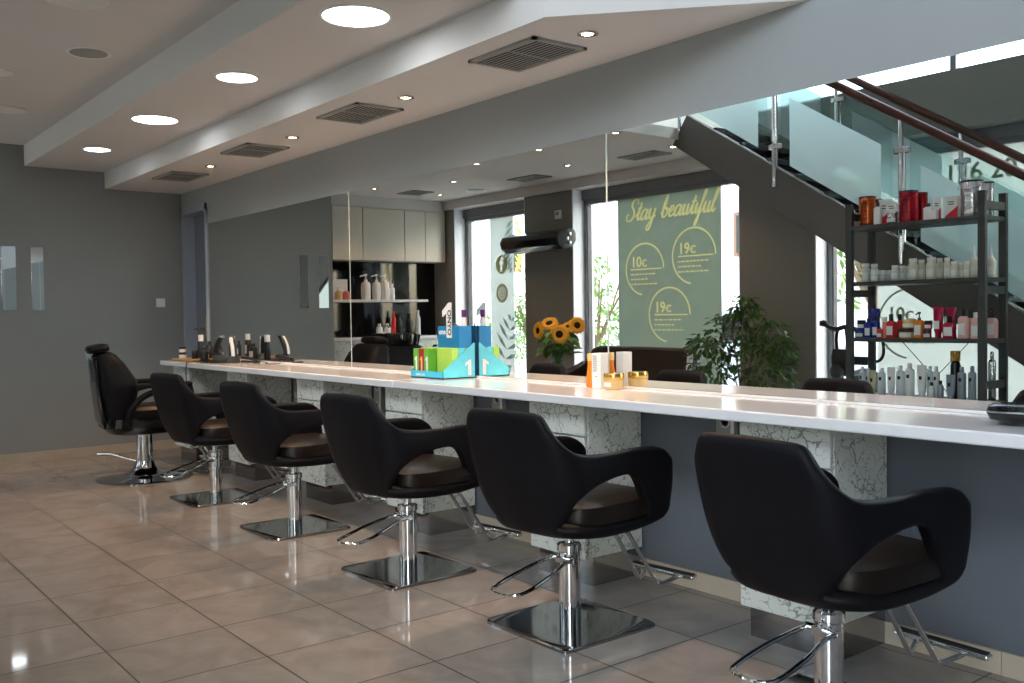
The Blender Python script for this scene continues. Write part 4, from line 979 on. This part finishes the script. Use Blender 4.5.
# low table with the sunflower vase
t = thing('side_table', 'small dark side table carrying the sunflower vase', 'table', (-6.90, .60, -.12))
b = MB(); b.super([(.28, .28, 0, 0, .725), (.30, .30, 0, 0, .735), (.30, .30, 0, 0, .755), (.29, .29, 0, 0, .76)], e=6); b.build('table_top', 'plastic', t)
MB().lathe([(.20, .12), (.20, .13), (.03, .15), (.025, .17), (.025, .725)], 28).build('pedestal', 'chrome', t)
def sunflowers():
    t = thing('flower_vase', 'clear glass vase of orange sunflowers standing before the taupe pillar', 'vase', (-6.90, .60, .641))
    MB().lathe([(.052, 0), (.054, .01), (.052, .12), (.066, .29), (.062, .29), (.048, .12), (.048, .015), (0, .012)], 28).build('glass_vase', 'vglass', t)
    MB().lathe([(0, .014), (.043, .014), (.042, .12), (.047, .17), (0, .17)], 24).build('water', 'water', t)
    # heads : (x, y, z) with facing direction
    X3 = Vector((.70, .75, 0)).normalized()
    heads = [((-.175, .0, .465), (-.1, .95, .05), .092), ((-.075, -.02, .525), (.35, .6, .75), .095), ((.02, .12, .43), (.65, .75, .05), .100), ((.11, .0, .49), (.35, .5, .85), .085), ((.185, .02, .51), (.85, .45, .1), .092)]
    for (hp, hd, r) in heads:
        # spread mostly across the line of sight of the mirror
        p = Vector((hp[0] * .66 + hp[1] * .75, -hp[0] * .75 + hp[1] * .66, hp[2])); d_ = Vector(hd).normalized()
        q = d_.to_track_quat('Z', 'Y').to_matrix().to_4x4(); X = Matrix.Translation(p) @ q
        s = MB(); s.tube(catmull([(random.uniform(-.02, .02), random.uniform(-.02, .02), .03), (p.x * .2, p.y * .2, .24), (p.x * .7 - d_.x * .02, p.y * .7 - d_.y * .02, p.z * .8), tuple(p - d_ * .01)], 6), .0055, 6)
        fl = s.build('stem', 'stem', t)
        b = MB()
        for lay in range(2):
            for k in range(15):
                a = 2 * PI * k / 15 + lay * .2 + random.uniform(-.05, .05); L = r * random.uniform(.92, 1.08); w_ = r * .17; z_ = .008 + .012 * lay
                def rp(rr, off, zz): return (rr * math.cos(a) - off * math.sin(a), rr * math.sin(a) + off * math.cos(a), zz)
                b.add([rp(r * .35, -w_ * .6, z_), rp(r * .7, -w_, z_ + .006), rp(L, 0, z_ - .004 - .01 * lay), rp(r * .7, w_, z_ + .006), rp(r * .35, w_ * .6, z_)], [(0, 1, 2, 3, 4)], X=X)
        b.build('petals', 'petal', fl, smooth=False)
        MB().lathe([(0, -.012), (r * .45, -.004), (r * .42, .012), (r * .25, .022), (0, .024)], 22, X=X).build('seed_disc', 'disc', fl)
    b = MB()
    for k in range(60):
        a = random.uniform(0, 2 * PI); rr = random.uniform(.04, .18); z_ = random.uniform(.24, .44); c_ = Vector((rr * math.cos(a), rr * math.sin(a), z_))
        X = Matrix.Translation(c_) @ Matrix.Rotation(a, 4, 'Z') @ Matrix.Rotation(random.uniform(-.2, 1.1), 4, 'Y') @ Matrix.Rotation(random.uniform(-.5, .5), 4, 'X')
        L = random.uniform(.08, .13); w_ = L * .42
        b.add([(-L * .5, 0, 0), (-.1 * L, -w_, .008), (L * .3, -w_ * .7, .006), (L * .7, 0, -.012), (L * .3, w_ * .7, .006), (-.1 * L, w_, .008), (0, 0, -.004)], [(0, 1, 6), (1, 2, 6), (2, 3, 6), (3, 4, 6), (4, 5, 6), (5, 0, 6)], X=X)
        if k % 2 == 0: b.tube([(0, 0, .2), tuple(c_)], .002, 5)
    b.build('leaves', 'stem', t, smooth=False)
sunflowers()

def leafy(name, lab, cat, loc, crown, n, L0, m_, trunk=None, pot=None, seed=1, stems=9, blobs=None):
    rnd = random.Random(seed); t = thing(name, lab, cat, loc)
    b = MB(); rx, ry, rz_, cz = crown
    for k in range(n):
        if blobs:
            bx, by, bz, br = blobs[rnd.randrange(len(blobs))]
            v = Vector((rnd.gauss(0, 1), rnd.gauss(0, 1), rnd.gauss(0, 1))).normalized() * br * rnd.uniform(.45, 1.05) ** .5; p = v + Vector((bx, by, bz))
        else:
            v = Vector((rnd.gauss(0, 1), rnd.gauss(0, 1), rnd.gauss(0, 1))).normalized() * rnd.uniform(.25, 1.08) ** .55; p = Vector((v.x * rx, v.y * ry, cz + v.z * rz_))
        L = L0 * rnd.uniform(.7, 1.25); w_ = L * .24; az = math.atan2(v.y, v.x) + rnd.uniform(-.7, .7)
        X = Matrix.Translation(p) @ Matrix.Rotation(az, 4, 'Z') @ Matrix.Rotation(rnd.uniform(-.1, 1.2), 4, 'Y') @ Matrix.Rotation(rnd.uniform(-.7, .7), 4, 'X')
        b.add([(0, 0, 0), (L * .4, -w_, .15 * w_), (L * .8, -w_ * .6, 0), (L * 1.1, 0, -.2 * w_), (L * .8, w_ * .6, 0), (L * .4, w_, .15 * w_)], [(0, 1, 2, 3), (0, 3, 4, 5)], X=X)
    b.build('foliage', m_, t, smooth=False)
    s = MB()
    for k in range(stems):
        a = 2 * PI * k / stems; q = rnd.uniform(.3, .8)
        s.tube(catmull([(.02 * math.cos(a), .02 * math.sin(a), trunk[1]), (rx * q * .4 * math.cos(a), ry * q * .4 * math.sin(a), cz - rz_ * .4), (rx * q * math.cos(a), ry * q * math.sin(a), cz + rz_ * rnd.uniform(.1, .8))], 4), [trunk[0] * .4] * 4 + [trunk[0] * .25] * 5, 6)
    s.tube([(0, 0, trunk[2]), (0, 0, trunk[1] + .02)], [trunk[0], trunk[0] * .8], 10)
    s.build('branches', 'bark', t)
    if pot:
        r, h = pot; MB().lathe([(0, 0), (r * .72, 0), (r * .98, h * .95), (r, h), (r * .9, h), (r * .86, h * .9), (0, h * .9)], 32).build('pot', 'terracotta', t)
    return t
leafy('potted_ficus', 'bushy dark green ficus in front of the right hand pillar', 'plant', (-5.50, -.44, 0), (.46, .40, .50, .88), 1500, .072, 'leaf', trunk=(.018, .42, .30), pot=(.19, .34), seed=3,
      blobs=[(0, 0, .72, .34), (.26, .05, .80, .27), (-.33, 0, .82, .25), (.02, 0, 1.08, .24), (-.17, .02, 1.04, .22), (.38, .1, .64, .22), (-.42, .0, .66, .2), (.05, .05, 1.30, .12), (.28, .0, 1.04, .17), (.45, .05, .92, .12), (-.50, 0, .95, .12)])

# rolling colour processor beside the rack
t = thing('colour_processor', 'black rolling hair processor with round knob and side arms by the window', 'hair processor', (-4.62, -.62, 0))
b = MB()
for k in range(5):
    a = 2 * PI * k / 5; b.tube([(0, 0, .07), (.26 * math.cos(a), .26 * math.sin(a), .055)], .014, 8); b.lathe([(0, 0), (.025, .002), (.025, .04), (0, .045)], 12, cx=.26 * math.cos(a), cy=.26 * math.sin(a))
b.build('castor_base', 'plastic', t)
MB().tube([(0, 0, .06), (0, 0, .74)], .020, 12).build('pole', 'plastic', t)
b = MB(); b.super([(.05, .03, 0, 0, .70), (.075, .045, 0, 0, .73), (.085, .05, 0, 0, .86), (.07, .04, 0, 0, .93)], e=4); b.build('control_head', 'plastic', t)
b = MB(); b.lathe([(.058, -.006), (.062, 0), (.062, .03), (.05, .036), (0, .036)], 24, X=Matrix.Translation((.0, .05, .74)) @ Matrix.Rotation(-PI / 2, 4, 'X')); b.build('round_knob', 'shelfm', t)
b = MB(); b.tube(catmull([(-.04, 0, .93), (-.045, 0, 1.02), (-.03, 0, 1.10)], 5), .014, 8); b.tube(catmull([(.05, 0, .93), (.05, 0, 1.02), (.04, 0, 1.10)], 5), .010, 8)
b.tube(catmull([(-.16, .02, 1.15), (-.06, 0, 1.10), (.06, 0, 1.12), (.22, 0, 1.07), (.30, 0, 1.05)], 6), .020, 10); b.lathe([(0, -.03), (.032, -.02), (.032, .02), (0, .03)], 14, cx=-.16, cy=.02, X=Matrix.Translation((0, 0, 1.15)))
b.build('upper_arm', 'plastic', t)
b = MB(); b.box(.03, .26, -.02, .02, .80, .87); b.tube(catmull([(.26, 0, .83), (.35, 0, .84), (.39, 0, .91), (.375, 0, 1.04), (.34, 0, 1.14)], 6), .014, 8); b.build('side_arm', 'plastic', t, bevel=.004)

# ------------------------------------------------------------------ things on the counter
Z = CT + .0008
# turquoise display
def display():
    t = thing('product_display', 'turquoise cardboard counter display with sloping sides and white number ones', 'display stand', (-4.685, 3.180, Z))
    x0, x1, y0, y1 = -.17, .17, -.105, .128
    b = MB(); b.box(x0, x1, y0, y1, 0, .006); b.box(x0, x1, y0, y0 + .004, 0, .042); b.build('tray', 'tbox', t)
    for x in (x0, x1 - .004):
        MB().prism([(y0, 0), (y1, 0), (y1, .205), (y1 - .012, .205), (y0, .045)], x, x + .004, axis='x').build('sloping_side', 'tlight', t)
    b = MB(); b.box(x0, x1, y1 - .006, y1, 0, .20); b.build('back_panel', 'bluebox', t)
    B(x1 - .004, x1 + .0015, y1 - .004, y1 + .001, 0, .32).build('dark_edge', 'ink', t)
    one = [(0, 0), (.026, 0), (.026, .088), (.012, .088), (-.022, .068), (-.022, .052), (0, .062)]
    MB().prism([(a * .9 + .072, b_ * 1.05 + .015) for a, b_ in one], x1 + .0002, x1 + .0012, axis='x').build('printed_one', 'labelw', t)
    b = text_mb(MB(), 'UNIQ ONE', .020, Matrix.Translation((-.115, y0 - .0006, .013)) @ Matrix.Rotation(PI / 2, 4, 'X')); b.build('front_lettering', 'labelw', t, smooth=False)
    # number one header card
    o = MB().prism([(a * 1.9 + .045, b_ * 2.35 + .235) for a, b_ in one], .010, .016); o.build('number_one_card', 'labelw', t)
    b = text_mb(MB(), 'ONYO', .050, Matrix.Translation((.060, .0094, .40)) @ Matrix.Rotation(PI / 2, 4, 'X') @ Matrix.Rotation(-PI / 2, 4, 'Z'), off=.001); b.build('card_lettering', 'ink', t, smooth=False)
    return t
display()
def pbox(x, y, w, dd, h, m_, lab, z=Z + .0065, one=True):
    t = thing('treatment_box', lab, 'box', (x, y, z), 0, 'small boxes in the turquoise display')
    B(-w / 2, w / 2, -dd / 2, dd / 2, 0, h).build('carton', m_, t, bevel=.001)
    if one:
        p = [(0, 0), (.016, 0), (.016, .10), (.006, .10), (-.010, .085), (-.010, .073), (0, .08)]
        MB().prism([(a - .004, b + .02) for a, b in p], -dd / 2 - .0008, -dd / 2 - .0001).build('printed_one', 'labelw' if m_ != 'redbox' else 'goldp', t)
    return t
for x, m_, lab in ((-4.820, 'greenbox', 'green box with a white number one at the left of the display'), (-4.763, 'redbox', 'dark red box between the two green boxes in the display'), (-4.706, 'greenbox', 'second green box, right of the dark red one')):
    pbox(x, 3.115, .055, .05, .165, m_, lab)
for i, (y, m_, lab) in enumerate(((3.168, 'lime', 'lime green box behind the second green box in the display'), (3.216, 'tlight', 'pale turquoise box in the middle row of the display'), (3.264, 'lime', 'lime green box at the back of the display'))):
    pbox(-4.60, y, .155, .045, .17, m_, lab, one=False)
for i, (y, m_, lab) in enumerate(((3.168, 'lime', 'lime box at the left rear of the display'), (3.216, 'tlight', 'turquoise box at the left rear of the display'))):
    pbox(-4.77, y, .155, .045, .17, m_, lab, one=False)
t = thing('blue_carton', 'azure carton lying on the small boxes at the top of the display', 'carton', (-4.636, 3.245, Z + .178))
B(-.11, .11, -.045, .045, 0, .125).build('carton', 'bluebox', t, bevel=.001)
text_mb(MB(), 'one', .045, Matrix.Translation((-.095, -.0458, .078)) @ Matrix.Rotation(PI / 2, 4, 'X'), off=.001).build('lettering', 'labelw', t, smooth=False)
bottle('leave_in_tube', (-4.545, 3.25, Z + .3035), .032, .095, 'whitep', 'slim white bottle with a purple cap on top of the display', cap='purple', caph=.45, neck=.85)

# orange oil bottle, white box, gold jar
t = thing('oil_bottle', 'tall orange hair oil bottle next to the white boxed product', 'bottle', (-3.465, 3.255, Z))
MB().lathe([(0, 0), (.026, 0), (.030, .006), (.028, .05), (.021, .10), (.020, .115), (.021, .13)], 26).build('body', 'amber', t)
MB().lathe([(.022, .130), (.022, .165), (.020, .168), (0, .168)], 22).build('cap', 'goldp', t)
t = thing('product_box', 'white product box with a grey dotted pattern between the orange bottle and gold jar', 'box', (-3.385, 3.235, Z), math.radians(6))
B(-.028, .028, -.028, .028, 0, .172).build('carton', 'labelw', t, bevel=.0012)
b = MB()
for i in range(9):
    for j in range(3): b.box(-.022 + j * .0085 + (i % 2) * .003, -.022 + j * .0085 + .0055 + (i % 2) * .003, -.0288, -.0281, .16 - i * .009 - .006, .16 - i * .009)
b.box(-.006, .006, -.0288, -.0281, .055, .06); b.build('dotted_pattern', 'vent', t)
t = thing('hair_mask_jar', 'gold jar with gold lid standing by the white product box', 'jar', (-3.29, 3.235, Z))
MB().lathe([(0, 0), (.042, 0), (.046, .008), (.049, .044), (.046, .046)], 30).build('body', 'goldp', t)
MB().lathe([(.049, .0465), (.050, .048), (.050, .074), (.048, .077), (0, .077)], 30).build('lid', 'gold', t)
b = MB(); label_wrap(t, .0475, .014, .034, 'labelw', -.5, .5, facing=-PI / 2)

# black hair straightener / tool at the right edge
t = thing('hair_clipper_set', 'black electric styling tool lying at the right end of the counter', 'styling tool', (-1.28, 3.10, Z), math.radians(14))
b = MB(); b.super([(.10, .05, 0, 0, .0), (.155, .075, .01, 0, .018), (.165, .082, .012, 0, .04), (.16, .08, .012, 0, .058), (.15, .07, .012, 0, .064)], e=4); b.build('body', 'gloss', t)
b = MB(); b.super([(.166, .083, .012, 0, .040), (.1665, .0835, .012, 0, .0425), (.166, .083, .012, 0, .045)], e=4); b.build('silver_band', 'steel', t)
MB().prism([(.03, .064), (.18, .064), (.18, .15), (.115, .15)], -.045, .045).build('raised_handle', 'gloss', t, bevel=.006)
b = MB(); b.tube(catmull([(.17, .03, .03), (.26, .07, .02), (.36, .09, .014), (.5, .07, .014)], 6), .004, 6); b.build('power_cord', 'plastic', t)

# far end : tools on the counter
o = B(-8.60, -7.62, 2.93, 3.26, Z, Z + .003).build('counter_mat', 'plastic', bevel=.001); tag(o, 'thin black mat under the tools at the far end of the counter', 'mat')
ZM = Z + .004
o = B(-8.60, -8.16, 2.92, 3.20, ZM, ZM + .016).build('wooden_tray', 'wood', bevel=.004); tag(o, 'light wooden tray holding small bottles at the far end of the counter', 'tray')
ZT = ZM + .0165
bottle('water_sprayer', (-8.36, 3.10, ZT), .052, .205, 'plastic', 'black sprayer with white head standing on the wooden tray', cap='whitep', caph=.27, neck=.8, label='labelw')
bottle('cream_jar', (-8.52, 2.99, ZT), .062, .05, 'whitep', 'white jar on the wooden tray, lower of two', cat='jar', kind='jar', cap='ink')
bottle('cream_jar', (-8.52, 2.99, ZT + .051), .060, .048, 'whitep', 'white jar stacked on the other white jar on the tray', cat='jar', kind='jar', cap='ink')
bottle('wax_jar', (-8.24, 3.0, ZT), .055, .075, 'plastic', 'small black jar at the right of the wooden tray', cat='jar', kind='jar')
bottle('lotion_bottle', (-8.47, 3.14, ZT), .045, .14, 'plastic', 'slim black bottle at the back of the wooden tray', label='labelw')
bottle('lotion_bottle', (-8.24, 3.13, ZT), .06, .15, 'plastic', 'black bottle at the back right of the wooden tray')
bottle('talc_bottle', (-8.10, 3.16, ZM), .075, .14, 'plastic', 'wide black bottle with pale label between tray and clippers', label='ledoff')
bottle('talc_bottle', (-8.12, 3.04, ZM), .07, .12, 'plastic', 'short black bottle in front of the wide black bottle', label='ledoff')
bottle('water_sprayer', (-7.80, 3.16, ZM), .058, .215, 'plastic', 'black sprayer with white head standing between the two hair clippers', cap='whitep', caph=.27, neck=.8)
def clipper(x, y, rz, lab):
    t = thing('hair_clipper', lab, 'hair clipper', (x, y, Z), rz, 'black and white hair clippers on stands')
    b = MB(); b.super([(.045, .05, 0, 0, 0), (.05, .055, 0, 0, .006), (.045, .05, 0, 0, .045), (.03, .035, 0, 0, .055)], e=4); b.build('charging_stand', 'shelfm', t)
    P_ = catmull([(.06, 0, .045), (.055, 0, .09), (.035, 0, .14), (.0, 0, .19), (-.02, 0, .205)], 6)
    b = MB(); b.tube(P_, [.022] * 8 + [.024] * 9 + [.020] * 8, 14); b.build('body', 'plastic', t)
    b = MB(); b.tube([p + Vector((.014, -.014, .0)) for p in P_[2:-3]], .016, 8); b.build('white_grip', 'whitep', t)
    b = MB(); b.box(-.045, -.012, -.018, .018, .203, .222); b.build('blade', 'steel', t)
clipper(-7.97, 3.12, math.radians(200), 'left hair clipper leaning on its stand at the far counter end')
clipper(-7.64, 3.10, math.radians(-10), 'right hair clipper leaning on its stand at the far counter end')
t = thing('flat_iron', 'black flat iron lying on the counter right of the clippers', 'flat iron', (-7.42, 3.16, Z), math.radians(5))
for dz, a in ((.012, .0), (.036, .06)):
    b = MB(); b.box(-.14, .14, -.014, .014, -.009, .009, X=Matrix.Translation((0, 0, dz)) @ Matrix.Rotation(a, 4, 'Y')); b.build('arm', 'plastic', t, bevel=.004)
b = MB(); b.tube(catmull([(.14, 0, .02), (.22, .03, .008), (.30, -.03, .006), (.40, .02, .006), (.34, .08, .006)], 6), .0035, 6); b.build('power_cord', 'plastic', t)
o = MB().tube(catmull([(-8.02, 2.95, Z + .005), (-8.0, 2.86, Z + .006), (-7.99, 2.833, CT - .02), (-7.98, 2.835, .72), (-7.9, 2.9, .55), (-7.6, 2.98, .50), (-7.45, 3.0, .52)], 8), .004, 6).build('power_cable', 'plastic')
tag(o, 'thin black cable hanging over the counter edge below the wooden tray', 'cable')

# ------------------------------------------------------------------ outside
struct('ground', B(-40, 30, -40, -1.37, -.25, -.12), 'street', smooth=False)['category'] = 'ground'
def building(x0, x1, y0, y1, h, lab, m_='facade', nwin=5, zw=(3.0, 5.6)):
    t = thing('street_building', lab, 'building', ((x0 + x1) / 2, y1, -.12)); w_ = (x1 - x0) / 2
    B(-w_, w_, y0 - y1, 0, 0, h).build('wall', m_, t)
    for k in range(nwin):
        x = -w_ + (k + .5) * 2 * w_ / nwin
        for z in zw:
            f = B(x - .55, x + .55, .002, .06, z, z + 1.3).build('window', 'facadebrown', t); B(x - .45, x + .45, .062, .07, z + .1, z + 1.2).build('pane', 'gloss', f)
building(-34, -15.5, -22, -16, 7.5, 'pale street building glimpsed through the far windows')
building(-14.5, 6, -24, -18, 6.0, 'pale street building beyond the trees', nwin=7)
def tree(x, y, s, lab, seed):
    blobs = []; rnd = random.Random(seed)
    for k in range(9): blobs.append((rnd.uniform(-1, 1) * 1.1 * s, rnd.uniform(-1, 1) * .9 * s, (2.1 + rnd.uniform(-.9, 1.1)) * s, .62 * s))
    leafy('street_tree', lab, 'tree', (x, y, -.12), (1.3 * s, 1.2 * s, 1.2 * s, 2.2 * s), 1500, .17 * s, 'treeleaf', trunk=(.12 * s, 1.1 * s, 0), seed=seed, blobs=blobs)
tree(-13.5, -6.2, .70, 'green street tree seen through the glass left of the Stay beautiful film', 11)
tree(-15.9, -6.6, .60, 'green street tree seen just left of the taupe pillar with the heater', 12)
tree(-9.6, -9.6, 1.25, 'yellow-green street tree above the parked car', 13)
t = thing('parked_car', 'pale blue car parked outside the window beside the rack', 'car', (-7.9, -5.0, -.12), math.radians(0))
b = MB(); b.prism([(-2.1, .30), (2.1, .30), (2.15, .62), (1.95, .82), (1.1, .92), (.55, 1.38), (-.9, 1.42), (-1.7, 1.0), (-2.1, .86)], -.82, .82); b.build('body', 'carp', t, bevel=.08, seg=3)
b = MB(); b.prism([(-.82, 1.36), (.48, 1.32), (.95, .96), (-1.4, .98)], -.835, .835); b.build('side_windows', 'gloss', t)
for x in (-1.3, 1.35):
    for sy in (-1, 1):
        MB().lathe([(0, -.09), (.31, -.09), (.33, -.05), (.33, .05), (.31, .09), (0, .09)], 28, X=Matrix.Translation((x, sy * .76, .33)) @ Matrix.Rotation(PI / 2, 4, 'X')).build('wheel', 'rubber', t)

# ------------------------------------------------------------------ light
w = bpy.data.worlds.new('World'); bpy.context.scene.world = w; w.use_nodes = True
n = w.node_tree.nodes; l = w.node_tree.links; bg = n['Background']
sky = n.new('ShaderNodeTexSky'); sky.sky_type = 'NISHITA'; sky.sun_disc = False; sky.sun_elevation = math.radians(42); sky.sun_rotation = math.radians(120); sky.air_density = 1.0; sky.dust_density = 2.5
mxn = n.new('ShaderNodeMix'); mxn.data_type = 'RGBA'; mxn.inputs[0].default_value = .45; mxn.inputs[7].default_value = (3.2, 3.3, 3.4, 1)
l.new(sky.outputs[0], mxn.inputs[6]); l.new(mxn.outputs[2], bg.inputs[0]); bg.inputs[1].default_value = 1.9
sd = bpy.data.lights.new('sun', 'SUN'); sd.energy = 9; sd.angle = math.radians(.6); sd.color = (1, .95, .86)
so = bpy.data.objects.new('sun', sd); C.objects.link(so); so.rotation_euler = Vector((.75, -.55, -.95)).to_track_quat('-Z', 'Y').to_euler()
def portal(x0, x1, z0, z1, y):
    a = bpy.data.lights.new('window_portal', 'AREA'); a.shape = 'RECTANGLE'; a.size = x1 - x0; a.size_y = z1 - z0; a.cycles.is_portal = True
    o = bpy.data.objects.new('window_portal', a); C.objects.link(o); o.location = ((x0 + x1) / 2, y, (z0 + z1) / 2); o.rotation_euler = (PI / 2, 0, 0)
for a in ((-10.7, -9.25, .1, 2.58, -1.2), (-8.3, -5.95, .1, 2.58, -1.2), (-5.0, 1.55, .1, 2.58, -1.2), (-5.9, 2.3, 3.2, 5.05, -1.32)): portal(*a)

# ------------------------------------------------------------------ camera
cd = bpy.data.cameras.new('camera'); cam = bpy.data.objects.new('camera', cd); C.objects.link(cam)
cd.sensor_width = 36; cd.lens = 952.34 * 36 / 1024; cd.clip_start = .05
yaw, pit, rol = math.radians(51.563), math.radians(1.595), math.radians(-.797)
F = Vector((-math.sin(yaw), math.cos(yaw), 0)); R = Vector((math.cos(yaw), math.sin(yaw), 0)); U = Vector((0, 0, 1))
F2 = F * math.cos(pit) - U * math.sin(pit); U2 = U * math.cos(pit) + F * math.sin(pit)
R3 = R * math.cos(rol) + U2 * math.sin(rol); U3 = U2 * math.cos(rol) - R * math.sin(rol)
m = Matrix((R3, U3, -F2)).transposed().to_4x4(); m.translation = Vector((0, 0, 1.26)); cam.matrix_world = m
sc = bpy.context.scene; sc.camera = cam
sc.view_settings.view_transform = 'Standard'; sc.view_settings.look = 'None'; sc.view_settings.gamma = 1; sc.view_settings.use_curve_mapping = False
sc.view_settings.exposure = -0.4
sc.cycles.max_bounces = 10; sc.cycles.glossy_bounces = 7; sc.cycles.diffuse_bounces = 5; sc.cycles.transparent_max_bounces = 24; sc.cycles.transmission_bounces = 6
sc.cycles.sample_clamp_indirect = 6; sc.cycles.use_denoising = True; sc.cycles.blur_glossy = .1
